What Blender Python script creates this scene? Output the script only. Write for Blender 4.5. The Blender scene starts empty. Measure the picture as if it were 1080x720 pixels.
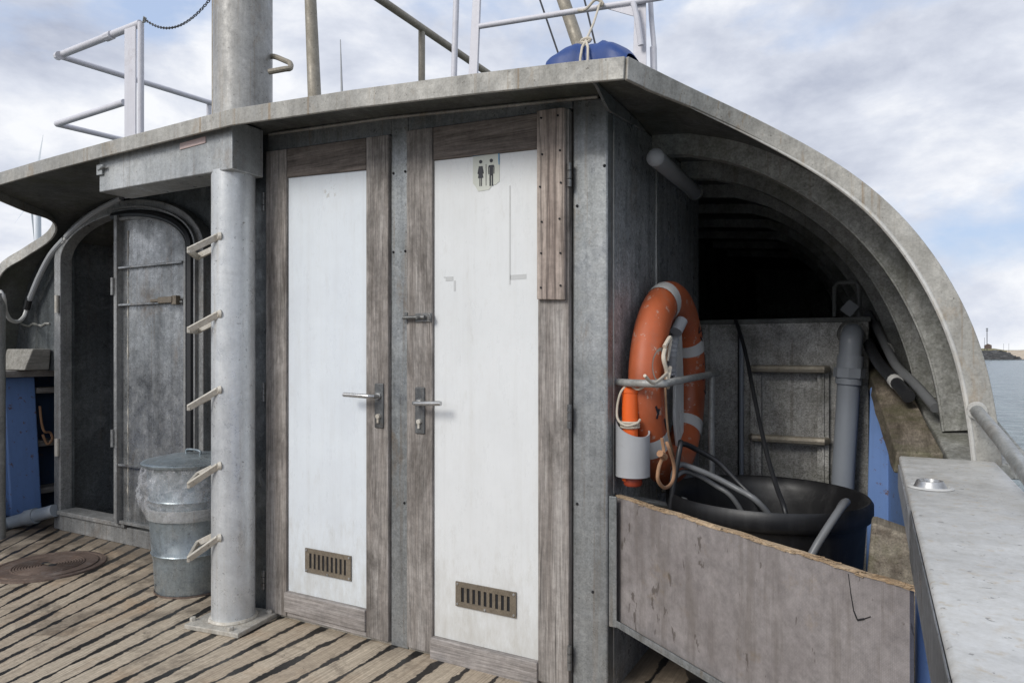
import bpy, bmesh, math, random
from mathutils import Vector, Matrix
random.seed(11)
R = math.radians
PI = math.pi
# ------------------------------------------------------------------ camera, sky, sun, exposure
TH = R(28.6); FPX = 725.0; HY = 371.0; CAMZ = 1.12
sc = bpy.context.scene
COL = sc.collection
cam_d = bpy.data.cameras.new('camera'); cam = bpy.data.objects.new('camera', cam_d); COL.objects.link(cam)
cam.location = (0, 0, CAMZ); cam.rotation_euler = (R(90), 0, TH)
cam_d.sensor_width = 36; cam_d.lens = FPX/1080*36; cam_d.shift_y = (HY-360)/1080
cam_d.clip_start = 0.02; cam_d.clip_end = 6000
sc.camera = cam
sc.view_settings.view_transform = 'Standard'; sc.view_settings.look = 'None'
sc.view_settings.gamma = 1; sc.view_settings.use_curve_mapping = False
sc.view_settings.exposure = 0.28
SUN_EL = R(35); SUN_DIR = Vector((-0.30, -0.95, 0)).normalized()   # horizontal direction towards the sun
SUN_AZ = math.atan2(SUN_DIR.x, SUN_DIR.y)
sun_d = bpy.data.lights.new('sun', 'SUN'); sun_d.energy = 1.75; sun_d.angle = R(22); sun_d.color = (1.0, 0.965, 0.91)
sun = bpy.data.objects.new('sun', sun_d); COL.objects.link(sun)
sv = Vector((SUN_DIR.x*math.cos(SUN_EL), SUN_DIR.y*math.cos(SUN_EL), math.sin(SUN_EL)))
sun.rotation_euler = sv.to_track_quat('Z', 'Y').to_euler(); sun.location = (-4, -6, 8)

W = bpy.data.worlds.new('World'); sc.world = W; W.use_nodes = True
nt = W.node_tree; nt.nodes.clear()
def NW(t, **k):
    n = nt.nodes.new(t)
    for a, b in k.items(): setattr(n, a, b)
    return n
L = nt.links.new
out = NW('ShaderNodeOutputWorld'); bg = NW('ShaderNodeBackground'); bg.inputs[1].default_value = 0.1
sky = NW('ShaderNodeTexSky', sky_type='NISHITA'); sky.sun_disc = False; sky.sun_elevation = SUN_EL; sky.sun_rotation = SUN_AZ
sky.air_density = 1.2; sky.dust_density = 2.5; sky.ozone_density = 1.5
tc = NW('ShaderNodeTexCoord'); mp = NW('ShaderNodeMapping')
mp.inputs['Scale'].default_value = (1.0, 1.0, 2.0); mp.inputs['Location'].default_value = (5.3, 0.4, 2.15)
L(tc.outputs['Generated'], mp.inputs[0])
n1 = NW('ShaderNodeTexNoise'); n1.inputs['Scale'].default_value = 2.6; n1.inputs['Detail'].default_value = 9; n1.inputs['Roughness'].default_value = 0.55; n1.inputs['Distortion'].default_value = 0.15
n2 = NW('ShaderNodeTexNoise'); n2.inputs['Scale'].default_value = 4.2; n2.inputs['Detail'].default_value = 10; n2.inputs['Roughness'].default_value = 0.6; n2.inputs['Distortion'].default_value = 0.15
L(mp.outputs[0], n1.inputs[0]); L(mp.outputs[0], n2.inputs[0])
r1 = NW('ShaderNodeValToRGB'); r1.color_ramp.elements[0].position = 0.34; r1.color_ramp.elements[1].position = 0.46
r2 = NW('ShaderNodeValToRGB')
e = r2.color_ramp.elements; e[0].position = 0.24; e[0].color = (0.38, 0.42, 0.53, 1); e[1].position = 0.62; e[1].color = (0.86, 0.875, 0.91, 1)
m_ = r2.color_ramp.elements.new(0.49); m_.color = (0.66, 0.695, 0.78, 1)
sxyz = NW('ShaderNodeSeparateXYZ'); L(tc.outputs['Generated'], sxyz.inputs[0])
mr = NW('ShaderNodeMapRange'); mr.inputs[1].default_value = 0.0; mr.inputs[2].default_value = 0.40; mr.inputs[3].default_value = 0.13; mr.inputs[4].default_value = -0.055; L(sxyz.outputs[2], mr.inputs[0])
ad = NW('ShaderNodeMath', operation='ADD'); L(n1.outputs[0], ad.inputs[0]); L(mr.outputs[0], ad.inputs[1]); L(ad.outputs[0], r1.inputs[0]); L(n2.outputs[0], r2.inputs[0])
sc10 = NW('ShaderNodeVectorMath', operation='SCALE'); sc10.inputs['Scale'].default_value = 9.2
L(r2.outputs[0], sc10.inputs[0])
skl = NW('ShaderNodeMix', data_type='RGBA'); skl.inputs[0].default_value = 0.75; skl.inputs[7].default_value = (4.6, 5.7, 7.9, 1)
L(sky.outputs[0], skl.inputs[6])
mx = NW('ShaderNodeMix', data_type='RGBA')
L(r1.outputs[0], mx.inputs[0]); L(skl.outputs[2], mx.inputs[6]); L(sc10.outputs[0], mx.inputs[7])
L(mx.outputs[2], bg.inputs[0]); L(bg.outputs[0], out.inputs[0])

# ------------------------------------------------------------------ helpers
def P(px, py, X=None, Y=None, Z=None, d=None):
    t = (px-540)/FPX; v = (HY-py)/FPX
    D = Vector((math.cos(TH)*t-math.sin(TH), math.sin(TH)*t+math.cos(TH), v))
    if X is not None: s = X/D.x
    elif Y is not None: s = Y/D.y
    elif Z is not None: s = (Z-CAMZ)/D.z
    else: s = d
    return Vector((D.x*s, D.y*s, CAMZ+D.z*s))

class MB:
    def __init__(s): s.v = []; s.f = []; s.uv = None
    def add(s, vs, fs):
        o = len(s.v); s.v += [Vector(v) for v in vs]; s.f += [tuple(o+i for i in f) for f in fs]; return s
    def box(s, a, b):
        x0, y0, z0 = a; x1, y1, z1 = b
        if x0 > x1: x0, x1 = x1, x0
        if y0 > y1: y0, y1 = y1, y0
        if z0 > z1: z0, z1 = z1, z0
        return s.add([(x0,y0,z0),(x1,y0,z0),(x1,y1,z0),(x0,y1,z0),(x0,y0,z1),(x1,y0,z1),(x1,y1,z1),(x0,y1,z1)],
              [(0,3,2,1),(4,5,6,7),(0,1,5,4),(1,2,6,5),(2,3,7,6),(3,0,4,7)])
    def hexa(s, p):   # 8 points: bottom ring 0-3, top ring 4-7
        return s.add(p, [(0,3,2,1),(4,5,6,7),(0,1,5,4),(1,2,6,5),(2,3,7,6),(3,0,4,7)])
    def obox(s, c, u, v, w):   # centre and three half vectors
        c, u, v, w = map(Vector, (c, u, v, w))
        return s.hexa([c-u-v-w, c+u-v-w, c+u+v-w, c-u+v-w, c-u-v+w, c+u-v+w, c+u+v+w, c-u+v+w])
    def bar(s, a, b, w, h, up=(0,0,1)):
        a, b = Vector(a), Vector(b); d = (b-a); u = d/2; n = d.normalized()
        sd = n.cross(Vector(up));
        if sd.length < 1e-4: sd = n.cross(Vector((1,0,0)))
        sd.normalize(); t = sd.cross(n).normalized()
        return s.obox((a+b)/2, u, sd*w/2, t*h/2)
    def tube(s, pts, r, n=10, cap=True, smooth=0, closed=False):
        pts = [Vector(p) for p in pts]
        if smooth: pts = spline(pts, smooth, closed)
        m = len(pts); rr = r if isinstance(r, (list, tuple)) else [r]*m
        if len(rr) != m: rr = [rr[min(len(rr)-1, int(i*(len(rr)-1)/(m-1)+.5))] for i in range(m)]
        vs = []; prev = None
        for i, p in enumerate(pts):
            if closed: t = (pts[(i+1)%m]-pts[i-1])
            else: t = pts[min(i+1, m-1)]-pts[max(i-1, 0)]
            t.normalize()
            if prev is None:
                a = Vector((0,0,1)) if abs(t.z) < 0.9 else Vector((1,0,0))
                u = t.cross(a).normalized()
            else:
                u = (prev - t*prev.dot(t)).normalized()
            prev = u; w = t.cross(u)
            for k in range(n):
                a = 2*PI*k/n; vs.append(p+(u*math.cos(a)+w*math.sin(a))*rr[i])
        fs = []
        for i in range(m if closed else m-1):
            j = (i+1) % m
            for k in range(n):
                k2 = (k+1) % n; fs.append((i*n+k, i*n+k2, j*n+k2, j*n+k))
        if cap and not closed:
            fs.append(tuple(range(n-1, -1, -1))); fs.append(tuple((m-1)*n+k for k in range(n)))
        return s.add(vs, fs)
    def lathe(s, prof, c=(0,0,0), n=32, axis='Z', cap=False):
        c = Vector(c); vs = []
        for r, z in prof:
            for k in range(n):
                a = 2*PI*k/n; x, y = r*math.cos(a), r*math.sin(a)
                v = Vector((x, y, z)) if axis == 'Z' else (Vector((x, z, y)) if axis == 'Y' else Vector((z, x, y)))
                vs.append(c+v)
        fs = [(i*n+k, i*n+(k+1)%n, (i+1)*n+(k+1)%n, (i+1)*n+k) for i in range(len(prof)-1) for k in range(n)]
        if cap: fs.append(tuple(range(n-1,-1,-1))); fs.append(tuple((len(prof)-1)*n+k for k in range(n)))
        return s.add(vs, fs)
    def prism(s, poly, off):   # planar polygon points and an offset vector
        poly = [Vector(p) for p in poly]; off = Vector(off); n = len(poly)
        return s.add(poly+[p+off for p in poly], [tuple(range(n-1,-1,-1)), tuple(range(n, 2*n))]+[(i,(i+1)%n,n+(i+1)%n,n+i) for i in range(n)])
    def strip(s, A, B, thick=None):  # quads between two polylines; thick = offset vector or list
        m = len(A); A = [Vector(a) for a in A]; B = [Vector(b) for b in B]
        if thick is None:
            return s.add(A+B, [(i, i+1, m+i+1, m+i) for i in range(m-1)])
        T = thick if isinstance(thick, list) else [Vector(thick)]*m
        vs = A+B+[a+t for a, t in zip(A, T)]+[b+t for b, t in zip(B, T)]
        fs = []
        for i in range(m-1):
            fs += [(i,i+1,m+i+1,m+i), (2*m+i,3*m+i,3*m+i+1,2*m+i+1), (i,2*m+i,2*m+i+1,i+1), (m+i,m+i+1,3*m+i+1,3*m+i)]
        fs += [(0,m,3*m,2*m), (m-1,3*m-1,4*m-1,2*m-1)]
        return s.add(vs, fs)
    def build(s, name, mat, parent=None, bevel=0, ang=35, subdiv=0, seg=2):
        root = parent
        while root is not None and root.parent is not None: root = root.parent
        off = root.location.copy() if root is not None else Vector((0,0,0))
        me = bpy.data.meshes.new(name)
        me.from_pydata([tuple(v-off) for v in s.v], [], s.f); me.update()
        bm = bmesh.new(); bm.from_mesh(me); bmesh.ops.recalc_face_normals(bm, faces=bm.faces); bm.to_mesh(me); bm.free()
        me.shade_smooth(); me.set_sharp_from_angle(angle=R(ang))
        if mat: me.materials.append(mat)
        o = bpy.data.objects.new(name, me); COL.objects.link(o)
        if parent is not None: o.parent = parent
        if bevel:
            b = o.modifiers.new('bevel', 'BEVEL'); b.width = bevel; b.segments = seg; b.limit_method = 'ANGLE'; b.angle_limit = R(40); b.harden_normals = True
        if subdiv:
            b = o.modifiers.new('sub', 'SUBSURF'); b.levels = subdiv; b.render_levels = subdiv
        return o

def spline(pts, k=6, closed=False):
    pts = [Vector(p) for p in pts]; n = len(pts); res = []
    rng = n if closed else n-1
    for i in range(rng):
        if closed: p0, p1, p2, p3 = pts[i-1], pts[i], pts[(i+1)%n], pts[(i+2)%n]
        else: p0, p1, p2, p3 = pts[max(i-1,0)], pts[i], pts[i+1], pts[min(i+2,n-1)]
        for j in range(k):
            t = j/k
            res.append(0.5*((2*p1)+(p2-p0)*t+(2*p0-5*p1+4*p2-p3)*t*t+(3*p1-p0-3*p2+p3)*t**3))
    if not closed: res.append(pts[-1])
    return res

def tag(o, label=None, cat=None, group=None, kind=None):
    if label: o['label'] = label
    if cat: o['category'] = cat
    if group: o['group'] = group
    if kind: o['kind'] = kind
    return o
def thing(name, label, cat, loc=(0,0,0), group=None):
    o = bpy.data.objects.new(name, None); COL.objects.link(o); o.location = loc; o.empty_display_size = 0.1
    bpy.context.view_layer.update()
    return tag(o, label, cat, group)
def copy_tree(o, parent=None):
    c = o.copy(); COL.objects.link(c); c.parent = parent
    for ch in o.children: copy_tree(ch, c)
    return c
def lerp(xs, ys, x):
    if x <= xs[0]: return ys[0]
    for i in range(len(xs)-1):
        if x <= xs[i+1]:
            t = (x-xs[i])/(xs[i+1]-xs[i]); return ys[i]+(ys[i+1]-ys[i])*t
    return ys[-1]

# ------------------------------------------------------------------ materials
class Mat:
    def __init__(s, name):
        s.m = bpy.data.materials.new(name); s.m.use_nodes = True; s.nt = s.m.node_tree
        s.b = s.nt.nodes['Principled BSDF']; s.tc = s.n('ShaderNodeTexCoord'); s.co = s.tc.outputs['Object']
    def n(s, t, **k):
        x = s.nt.nodes.new(t)
        for a, b in k.items(): setattr(x, a, b)
        return x
    def l(s, a, b): s.nt.links.new(a, b)
    def noise(s, scale=(1,1,1), sc_=1.0, detail=4, rough=0.55, dist=0, co=None, loc=(0,0,0)):
        mp = s.n('ShaderNodeMapping'); mp.inputs['Scale'].default_value = scale; mp.inputs['Location'].default_value = loc
        s.l(co or s.co, mp.inputs[0]); x = s.n('ShaderNodeTexNoise')
        x.inputs['Scale'].default_value = sc_; x.inputs['Detail'].default_value = detail; x.inputs['Roughness'].default_value = rough; x.inputs['Distortion'].default_value = dist
        s.l(mp.outputs[0], x.inputs[0]); return x.outputs[0]
    def voro(s, sc_, feature='F1', out='Color', scale=(1,1,1)):
        mp = s.n('ShaderNodeMapping'); mp.inputs['Scale'].default_value = scale; s.l(s.co, mp.inputs[0])
        x = s.n('ShaderNodeTexVoronoi', feature=feature); x.inputs['Scale'].default_value = sc_; s.l(mp.outputs[0], x.inputs[0]); return x.outputs[out]
    def ramp(s, f, stops):
        x = s.n('ShaderNodeValToRGB'); cr = x.color_ramp
        while len(cr.elements) < len(stops): cr.elements.new(0.5)
        for e, (p, c) in zip(cr.elements, stops):
            e.position = p; e.color = (c, c, c, 1) if isinstance(c, (int, float)) else (*c, 1)
        s.l(f, x.inputs[0]); return x.outputs[0]
    def mix(s, f, a, b, mode='MIX'):
        x = s.n('ShaderNodeMix', data_type='RGBA', blend_type=mode)
        for inp, v in ((0, f), (6, a), (7, b)):
            if hasattr(v, 'default_value') or hasattr(v, 'is_linked'): s.l(v, x.inputs[inp])
            elif inp == 0: x.inputs[0].default_value = v
            else: x.inputs[inp].default_value = (v, v, v, 1) if isinstance(v, (int, float)) else (*v, 1)
        return x.outputs[2]
    def math(s, op, a, b=0.0, c=None):
        x = s.n('ShaderNodeMath', operation=op)
        for i, v in enumerate((a, b, c)):
            if v is None: continue
            if hasattr(v, 'is_linked'): s.l(v, x.inputs[i])
            else: x.inputs[i].default_value = v
        return x.outputs[0]
    def bump(s, h, strength=0.2, dist=0.005):
        x = s.n('ShaderNodeBump'); x.inputs['Strength'].default_value = strength; x.inputs['Distance'].default_value = dist
        s.l(h, x.inputs['Height'])
        if s.b.inputs['Normal'].is_linked: s.l(s.b.inputs['Normal'].links[0].from_socket, x.inputs['Normal'])
        s.l(x.outputs[0], s.b.inputs['Normal'])
    def fin(s, col=None, rough=None, metal=0.0, spec=None):
        if col is not None:
            if hasattr(col, 'is_linked'): s.l(col, s.b.inputs['Base Color'])
            else: s.b.inputs['Base Color'].default_value = (*col, 1)
        if rough is not None:
            if hasattr(rough, 'is_linked'): s.l(rough, s.b.inputs['Roughness'])
            else: s.b.inputs['Roughness'].default_value = rough
        s.b.inputs['Metallic'].default_value = metal
        if spec is not None: s.b.inputs['Specular IOR Level'].default_value = spec
        return s.m

def galv(name, lo, hi, metal=0.35, rough=0.5, spangle=0.25, rust=0.35, streak=0.35, white=0.25, rust_col=(0.20,0.12,0.05), moss=0.0):
    m = Mat(name)
    big = m.noise(sc_=2.2, detail=6, rough=0.6, dist=0.4)
    c = m.ramp(big, [(0.32, lo), (0.68, hi)])
    fine = m.noise(sc_=150, detail=3, rough=0.6)
    c = m.mix(spangle, c, m.ramp(fine, [(0.32, 0.30), (0.66, 0.78)]), 'OVERLAY')
    mid = m.noise(sc_=42, detail=7, rough=0.75, loc=(1,1,5))
    c = m.mix(0.30, c, m.ramp(mid, [(0.34, 0.28), (0.64, 0.72)]), 'OVERLAY')
    bwm = m.n('ShaderNodeRGBToBW'); m.l(m.voro(48), bwm.inputs[0])
    c = m.mix(spangle*0.45, c, m.ramp(bwm.outputs[0], [(0.2,0.30),(0.8,0.72)]), 'SOFT_LIGHT')
    dr = m.noise(scale=(34,34,0.7), sc_=1.5, detail=5, rough=0.6, loc=(6,1,2))
    c = m.mix(m.math('MULTIPLY', m.ramp(dr, [(0.58, 0.0), (0.70, 1.0)]), min(1, rust*0.9)), c, rust_col)
    pa = m.noise(sc_=1.4, detail=7, rough=0.7, dist=1.2, loc=(4,4,8))
    c = m.mix(m.math('MULTIPLY', m.ramp(pa, [(0.48, 0.0), (0.53, 1.0)]), 0.16), c, tuple(v*0.45 for v in lo))
    bwn = m.n('ShaderNodeRGBToBW'); m.l(m.voro(95), bwn.inputs[0])
    c = m.mix(spangle*0.5, c, m.ramp(bwn.outputs[0], [(0.2,0.25),(0.8,0.75)]), 'SOFT_LIGHT')
    st = m.noise(scale=(16,16,0.9), sc_=1.6, detail=5, rough=0.65)
    c = m.mix(streak, c, m.ramp(st, [(0.30, 0.30), (0.6, 0.95)]), 'MULTIPLY')
    wn = m.noise(sc_=6.5, detail=8, rough=0.7, dist=0.8, loc=(3,1,7))
    c = m.mix(m.math('MULTIPLY', m.ramp(wn, [(0.54, 0.0), (0.74, 1.0)]), white), c, (0.52,0.53,0.525))
    rn = m.noise(scale=(1,1,0.55), sc_=5.5, detail=9, rough=0.72, dist=0.5, loc=(9,4,2))
    c = m.mix(m.math('MULTIPLY', m.ramp(rn, [(0.56, 0.0), (0.72, 1.0)]), rust), c, rust_col)
    if moss:
        mn = m.noise(sc_=4.5, detail=8, rough=0.7, loc=(5,8,1))
        c = m.mix(m.math('MULTIPLY', m.ramp(mn, [(0.45, 0.0), (0.65, 1.0)]), moss), c, (0.06,0.065,0.025))
    spk = m.noise(sc_=75, detail=3, rough=0.6, loc=(2,2,2))
    c = m.mix(m.math('MULTIPLY', m.ramp(spk, [(0.66, 0.0), (0.70, 1.0)]), 0.6), c, (0.08,0.07,0.06))
    m.bump(fine, 0.18, 0.0012); m.bump(big, 0.25, 0.012)
    rg = m.ramp(m.noise(sc_=12, detail=8, rough=0.7), [(0.35, max(rough-0.2,.18)), (0.65, rough+0.2)])
    return m.fin(c, rg, metal)

def wood(name, lo, hi, dark=(0.05,0.042,0.035), axis='Z', darkamt=0.5, knots=0, grain=1.0, green=0.0, rings=False):
    m = Mat(name)
    def sx(a, b): return {'Z': (a,a,b), 'Y': (a,b,a), 'X': (b,a,a)}[axis]
    g = m.noise(scale=sx(15,0.9), sc_=1.8*grain, detail=8, rough=0.6, dist=0.25)
    g2 = m.noise(scale=sx(120,3.5), sc_=2.0, detail=4, rough=0.7)
    c = m.ramp(g, [(0.30, lo), (0.70, hi)])
    if rings:
        mp = m.n('ShaderNodeMapping'); mp.inputs['Scale'].default_value = sx(7.5, 0.85); m.l(m.co, mp.inputs[0])
        w = m.n('ShaderNodeTexWave', wave_type='RINGS', rings_direction={'Z':'Y','X':'Y','Y':'X'}[axis]); w.inputs['Scale'].default_value = 1.7; w.inputs['Distortion'].default_value = 7.5; w.inputs['Detail'].default_value = 3; w.inputs['Detail Scale'].default_value = 1.3
        m.l(mp.outputs[0], w.inputs[0]); c = m.mix(0.55, c, m.ramp(w.outputs[1], [(0.05,0.22),(0.35,0.62),(0.9,0.70)]), 'OVERLAY')
    c = m.mix(0.75, c, m.ramp(g2, [(0.34, 0.28), (0.66, 0.72)]), 'OVERLAY')
    st = m.noise(sc_=2.4, detail=10, rough=0.75, dist=0.5, scale=sx(2.2,0.8))
    c = m.mix(m.math('MULTIPLY', m.ramp(st, [(0.47, 0.0), (0.64, 1.0)]), darkamt*.8), c, dark)
    fine = m.noise(sc_=38, detail=8, rough=0.75, loc=(2,7,3))
    c = m.mix(0.4, c, m.ramp(fine, [(0.36,0.3),(0.64,0.7)]), 'OVERLAY')
    cr = m.noise(scale=sx(55,0.9), sc_=2.2, detail=3, rough=0.5, loc=(4,4,4))
    c = m.mix(m.math('MULTIPLY', m.ramp(cr, [(0.70, 0.0), (0.72, 1.0)]), 0.85), c, tuple(v*0.5 for v in dark))
    if green:
        mn = m.noise(sc_=7, detail=8, rough=0.7, loc=(5,8,1))
        c = m.mix(m.math('MULTIPLY', m.ramp(mn, [(0.45, 0.0), (0.62, 1.0)]), green), c, (0.075,0.08,0.03))
    m.bump(g2, 0.3, 0.0015); m.bump(cr, 0.2, 0.003); m.bump(g, 0.25, 0.003)
    return m.fin(c, 0.78, 0, 0.3)

def paint(name, col, rough=0.4, dirt=0.3, dirtcol=(0.25,0.22,0.17), metal=0, bumps=0.15, chip=0.0, chipcol=(0.16,0.08,0.04), var=0.12):
    m = Mat(name)
    v = m.noise(sc_=3.5, detail=6, rough=0.65, dist=0.3)
    c = m.mix(m.ramp(v, [(0.3, 0.0), (0.7, 1.0)]), tuple(x*(1-var) for x in col), col)
    st = m.noise(scale=(14,14,0.8), sc_=1.5, detail=6, rough=0.7)
    d = m.noise(sc_=9, detail=8, rough=0.75, dist=0.6, loc=(7,2,5))
    c = m.mix(m.math('MULTIPLY', m.ramp(st, [(0.50, 0.0), (0.75, 1.0)]), dirt*0.6), c, dirtcol)
    c = m.mix(m.math('MULTIPLY', m.ramp(d, [(0.58, 0.0), (0.72, 1.0)]), dirt), c, dirtcol)
    if chip:
        k = m.noise(sc_=26, detail=6, rough=0.7, loc=(1,5,9))
        c = m.mix(m.math('MULTIPLY', m.ramp(k, [(0.61, 0.0), (0.64, 1.0)]), chip), c, chipcol)
    m.bump(m.noise(sc_=40, detail=4), bumps, 0.003)
    return m.fin(c, m.ramp(v, [(0.3, max(rough-.1,.05)), (0.7, rough+.1)]), metal)

M = {}
M['roof'] = galv('roof_metal', (0.20,0.205,0.20), (0.34,0.34,0.325), 0.15, 0.6, 0.35, 0.28, 0.3, 0.35, (0.20,0.14,0.08))
M['fascia'] = galv('fascia_metal', (0.32,0.31,0.28), (0.46,0.445,0.405), 0.15, 0.6, 0.3, 0.75, 0.35, 0.25, (0.28,0.19,0.10))
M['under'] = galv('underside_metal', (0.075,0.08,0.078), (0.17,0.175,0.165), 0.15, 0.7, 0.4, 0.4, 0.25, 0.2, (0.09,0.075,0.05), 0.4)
M['rib'] = galv('rib_metal', (0.25,0.25,0.232), (0.42,0.42,0.39), 0.05, 0.65, 0.6, 0.4, 0.3, 0.3, (0.18,0.14,0.09), 0.5)
M['wall'] = galv('wall_metal', (0.25,0.265,0.275), (0.46,0.475,0.485), 0.3, 0.4, 0.8, 0.35, 0.55, 0.3)
M['post'] = galv('post_metal', (0.235,0.25,0.25), (0.345,0.355,0.355), 0.45, 0.42, 0.35, 0.5, 0.45, 0.2)
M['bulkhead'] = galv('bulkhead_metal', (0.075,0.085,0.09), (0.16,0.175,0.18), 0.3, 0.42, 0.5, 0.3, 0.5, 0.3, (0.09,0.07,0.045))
M['arch'] = galv('door_frame_metal', (0.22,0.225,0.225), (0.36,0.36,0.35), 0.3, 0.45, 0.45, 0.35, 0.45, 0.5)
M['leaf'] = galv('door_leaf_metal', (0.20,0.21,0.215), (0.52,0.53,0.53), 0.65, 0.30, 0.6, 0.4, 0.6, 0.5)
M['col'] = galv('column_metal', (0.56,0.58,0.59), (0.70,0.715,0.715), 0.35, 0.4, 0.18, 0.35, 0.22, 0.3, (0.36,0.29,0.20))
M['base'] = galv('base_metal', (0.34,0.32,0.28), (0.50,0.47,0.41), 0.1, 0.65, 0.3, 0.6, 0.3, 0.5, (0.28,0.18,0.09))
M['beam'] = galv('beam_metal', (0.36,0.375,0.375), (0.50,0.51,0.50), 0.4, 0.45, 0.25, 0.4, 0.35, 0.3)
M['step'] = galv('step_metal', (0.50,0.46,0.39), (0.68,0.64,0.56), 0.1, 0.6, 0.25, 0.4, 0.3, 0.4, (0.25,0.18,0.10))
M['pipe'] = galv('pipe_metal', (0.26,0.27,0.26), (0.38,0.38,0.36), 0.25, 0.5, 0.25, 0.3, 0.3, 0.35)
M['mast'] = galv('mast_metal', (0.34,0.33,0.31), (0.46,0.45,0.425), 0.2, 0.5, 0.2, 0.5, 0.4, 0.15, (0.28,0.20,0.11))
M['bronze'] = galv('rail_metal', (0.28,0.25,0.20), (0.38,0.34,0.27), 0.2, 0.6, 0.2, 0.3, 0.2, 0.1)
M['cap'] = galv('cap_metal', (0.48,0.47,0.44), (0.60,0.59,0.555), 0.12, 0.48, 0.10, 0.55, 0.0, 0.2, (0.44,0.34,0.20))
M['lip'] = galv('lip_metal', (0.38,0.39,0.40), (0.48,0.49,0.50), 0.35, 0.45, 0.15, 0.2, 0.1, 0.2)
M['locker'] = galv('locker_metal', (0.20,0.195,0.185), (0.50,0.49,0.46), 0.2, 0.6, 0.9, 0.6, 0.3, 0.45, (0.10,0.07,0.04), 0.3)
M['bin'] = galv('bin_metal', (0.26,0.305,0.33), (0.40,0.45,0.475), 0.55, 0.38, 0.3, 0.2, 0.35, 0.3)
M['rust'] = galv('rusty_iron', (0.075,0.052,0.042), (0.16,0.115,0.09), 0.1, 0.75, 0.4, 0.6, 0.0, 0.2, (0.11,0.055,0.03))
M['brass'] = galv('grille_metal', (0.17,0.14,0.105), (0.27,0.23,0.175), 0.4, 0.5, 0.3, 0.4, 0.2, 0.1)
M['steel'] = galv('handle_metal', (0.38,0.38,0.38), (0.55,0.55,0.54), 0.8, 0.32, 0.15, 0.1, 0.1, 0.1)
M['darksteel'] = galv('plate_metal', (0.12,0.125,0.125), (0.24,0.24,0.235), 0.6, 0.42, 0.3, 0.3, 0.4, 0.3)
M['wood'] = wood('weathered_wood', (0.205,0.18,0.16), (0.375,0.35,0.325), axis='Z', darkamt=0.85)
M['woodh'] = wood('weathered_wood_rail', (0.10,0.082,0.07), (0.25,0.215,0.19), axis='X', darkamt=0.7)
M['woodlow'] = wood('weathered_wood_bottom', (0.23,0.205,0.185), (0.40,0.37,0.35), axis='X', darkamt=0.45)
M['patch'] = wood('patch_wood', (0.22,0.175,0.15), (0.40,0.345,0.30), (0.09,0.06,0.045), 'Z', 0.4, grain=0.45, rings=True)
M['mossy'] = wood('mossy_wood', (0.16,0.13,0.10), (0.36,0.32,0.25), axis='Y', darkamt=0.5, green=0.75)
M['railwood'] = wood('cap_rail_wood', (0.10,0.08,0.06), (0.30,0.255,0.20), axis='Y', darkamt=0.85, green=0.5)
M['shelf'] = wood('shelf_wood', (0.20,0.185,0.17), (0.38,0.36,0.34), axis='Y', darkamt=0.4)
M['white'] = paint('door_panel_sky_tint', (0.72,0.76,0.79), 0.32, 0.22, (0.42,0.40,0.36), var=0.05, bumps=0.05)  # white panel, base colour carries the blue of reflected sky
M['white2'] = paint('door_panel_paint_warm', (0.76,0.77,0.75), 0.32, 0.22, (0.42,0.40,0.34), var=0.05, bumps=0.05)
M['railwhite'] = paint('railing_paint', (0.68,0.67,0.71), 0.5, 0.35, (0.35,0.30,0.28), bumps=0.5)
M['blue'] = paint('blue_paint', (0.17,0.29,0.58), 0.5, 0.4, (0.08,0.12,0.22), bumps=0.35, chip=0.8)
M['darkblue'] = paint('dark_blue_paint', (0.03,0.06,0.12), 0.6, 0.5, (0.02,0.02,0.02), bumps=0.3, chip=0.5)
M['tarp'] = paint('tarpaulin', (0.015,0.055,0.22), 0.5, 0.35, (0.02,0.04,0.1), bumps=0.3)
M['orange'] = paint('lifebuoy_orange', (0.52,0.125,0.045), 0.5, 0.65, (0.30,0.15,0.10), bumps=0.25, chip=0.7, chipcol=(0.46,0.36,0.30), var=0.4)
M['bright'] = paint('flare_orange', (0.85,0.14,0.02), 0.35, 0.1, bumps=0.05)
M['redcap'] = paint('flare_red', (0.33,0.05,0.02), 0.45, 0.3, (0.1,0.05,0.03))
M['band'] = paint('reflective_tape', (0.62,0.62,0.60), 0.4, 0.5, (0.35,0.31,0.26))
M['rope'] = paint('rope', (0.60,0.54,0.44), 0.9, 0.4, (0.3,0.25,0.18), bumps=0.8)
M['tanrope'] = paint('tan_rope', (0.36,0.20,0.11), 0.9, 0.5, (0.16,0.10,0.06), bumps=0.8)
M['oldrope'] = paint('old_rope', (0.24,0.15,0.09), 0.9, 0.4, bumps=0.8)
M['greyplastic'] = paint('grey_plastic', (0.40,0.41,0.42), 0.45, 0.35, (0.2,0.19,0.17), bumps=0.1)
M['greypipe'] = paint('grey_pipe', (0.27,0.295,0.33), 0.45, 0.3, (0.14,0.14,0.13), bumps=0.3)
M['lightpipe'] = paint('light_pipe', (0.36,0.40,0.44), 0.4, 0.35, (0.18,0.16,0.13), bumps=0.3)
M['black'] = paint('black_rubber', (0.010,0.010,0.011), 0.45, 0.5, (0.06,0.06,0.06), bumps=0.15)
M['gasket'] = paint('rubber_gasket', (0.015,0.016,0.018), 0.5, 0.2, (0.04,0.04,0.04))
M['hose'] = paint('black_hose', (0.022,0.023,0.026), 0.42, 0.4, (0.07,0.07,0.07), bumps=0.1)
M['greyhose'] = paint('grey_hose', (0.17,0.175,0.18), 0.4, 0.4, (0.06,0.06,0.06), bumps=0.1)
M['whitecable'] = paint('white_cable', (0.62,0.62,0.60), 0.45, 0.3)
M['dark'] = paint('dark_void', (0.012,0.012,0.014), 0.8, 0)
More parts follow.
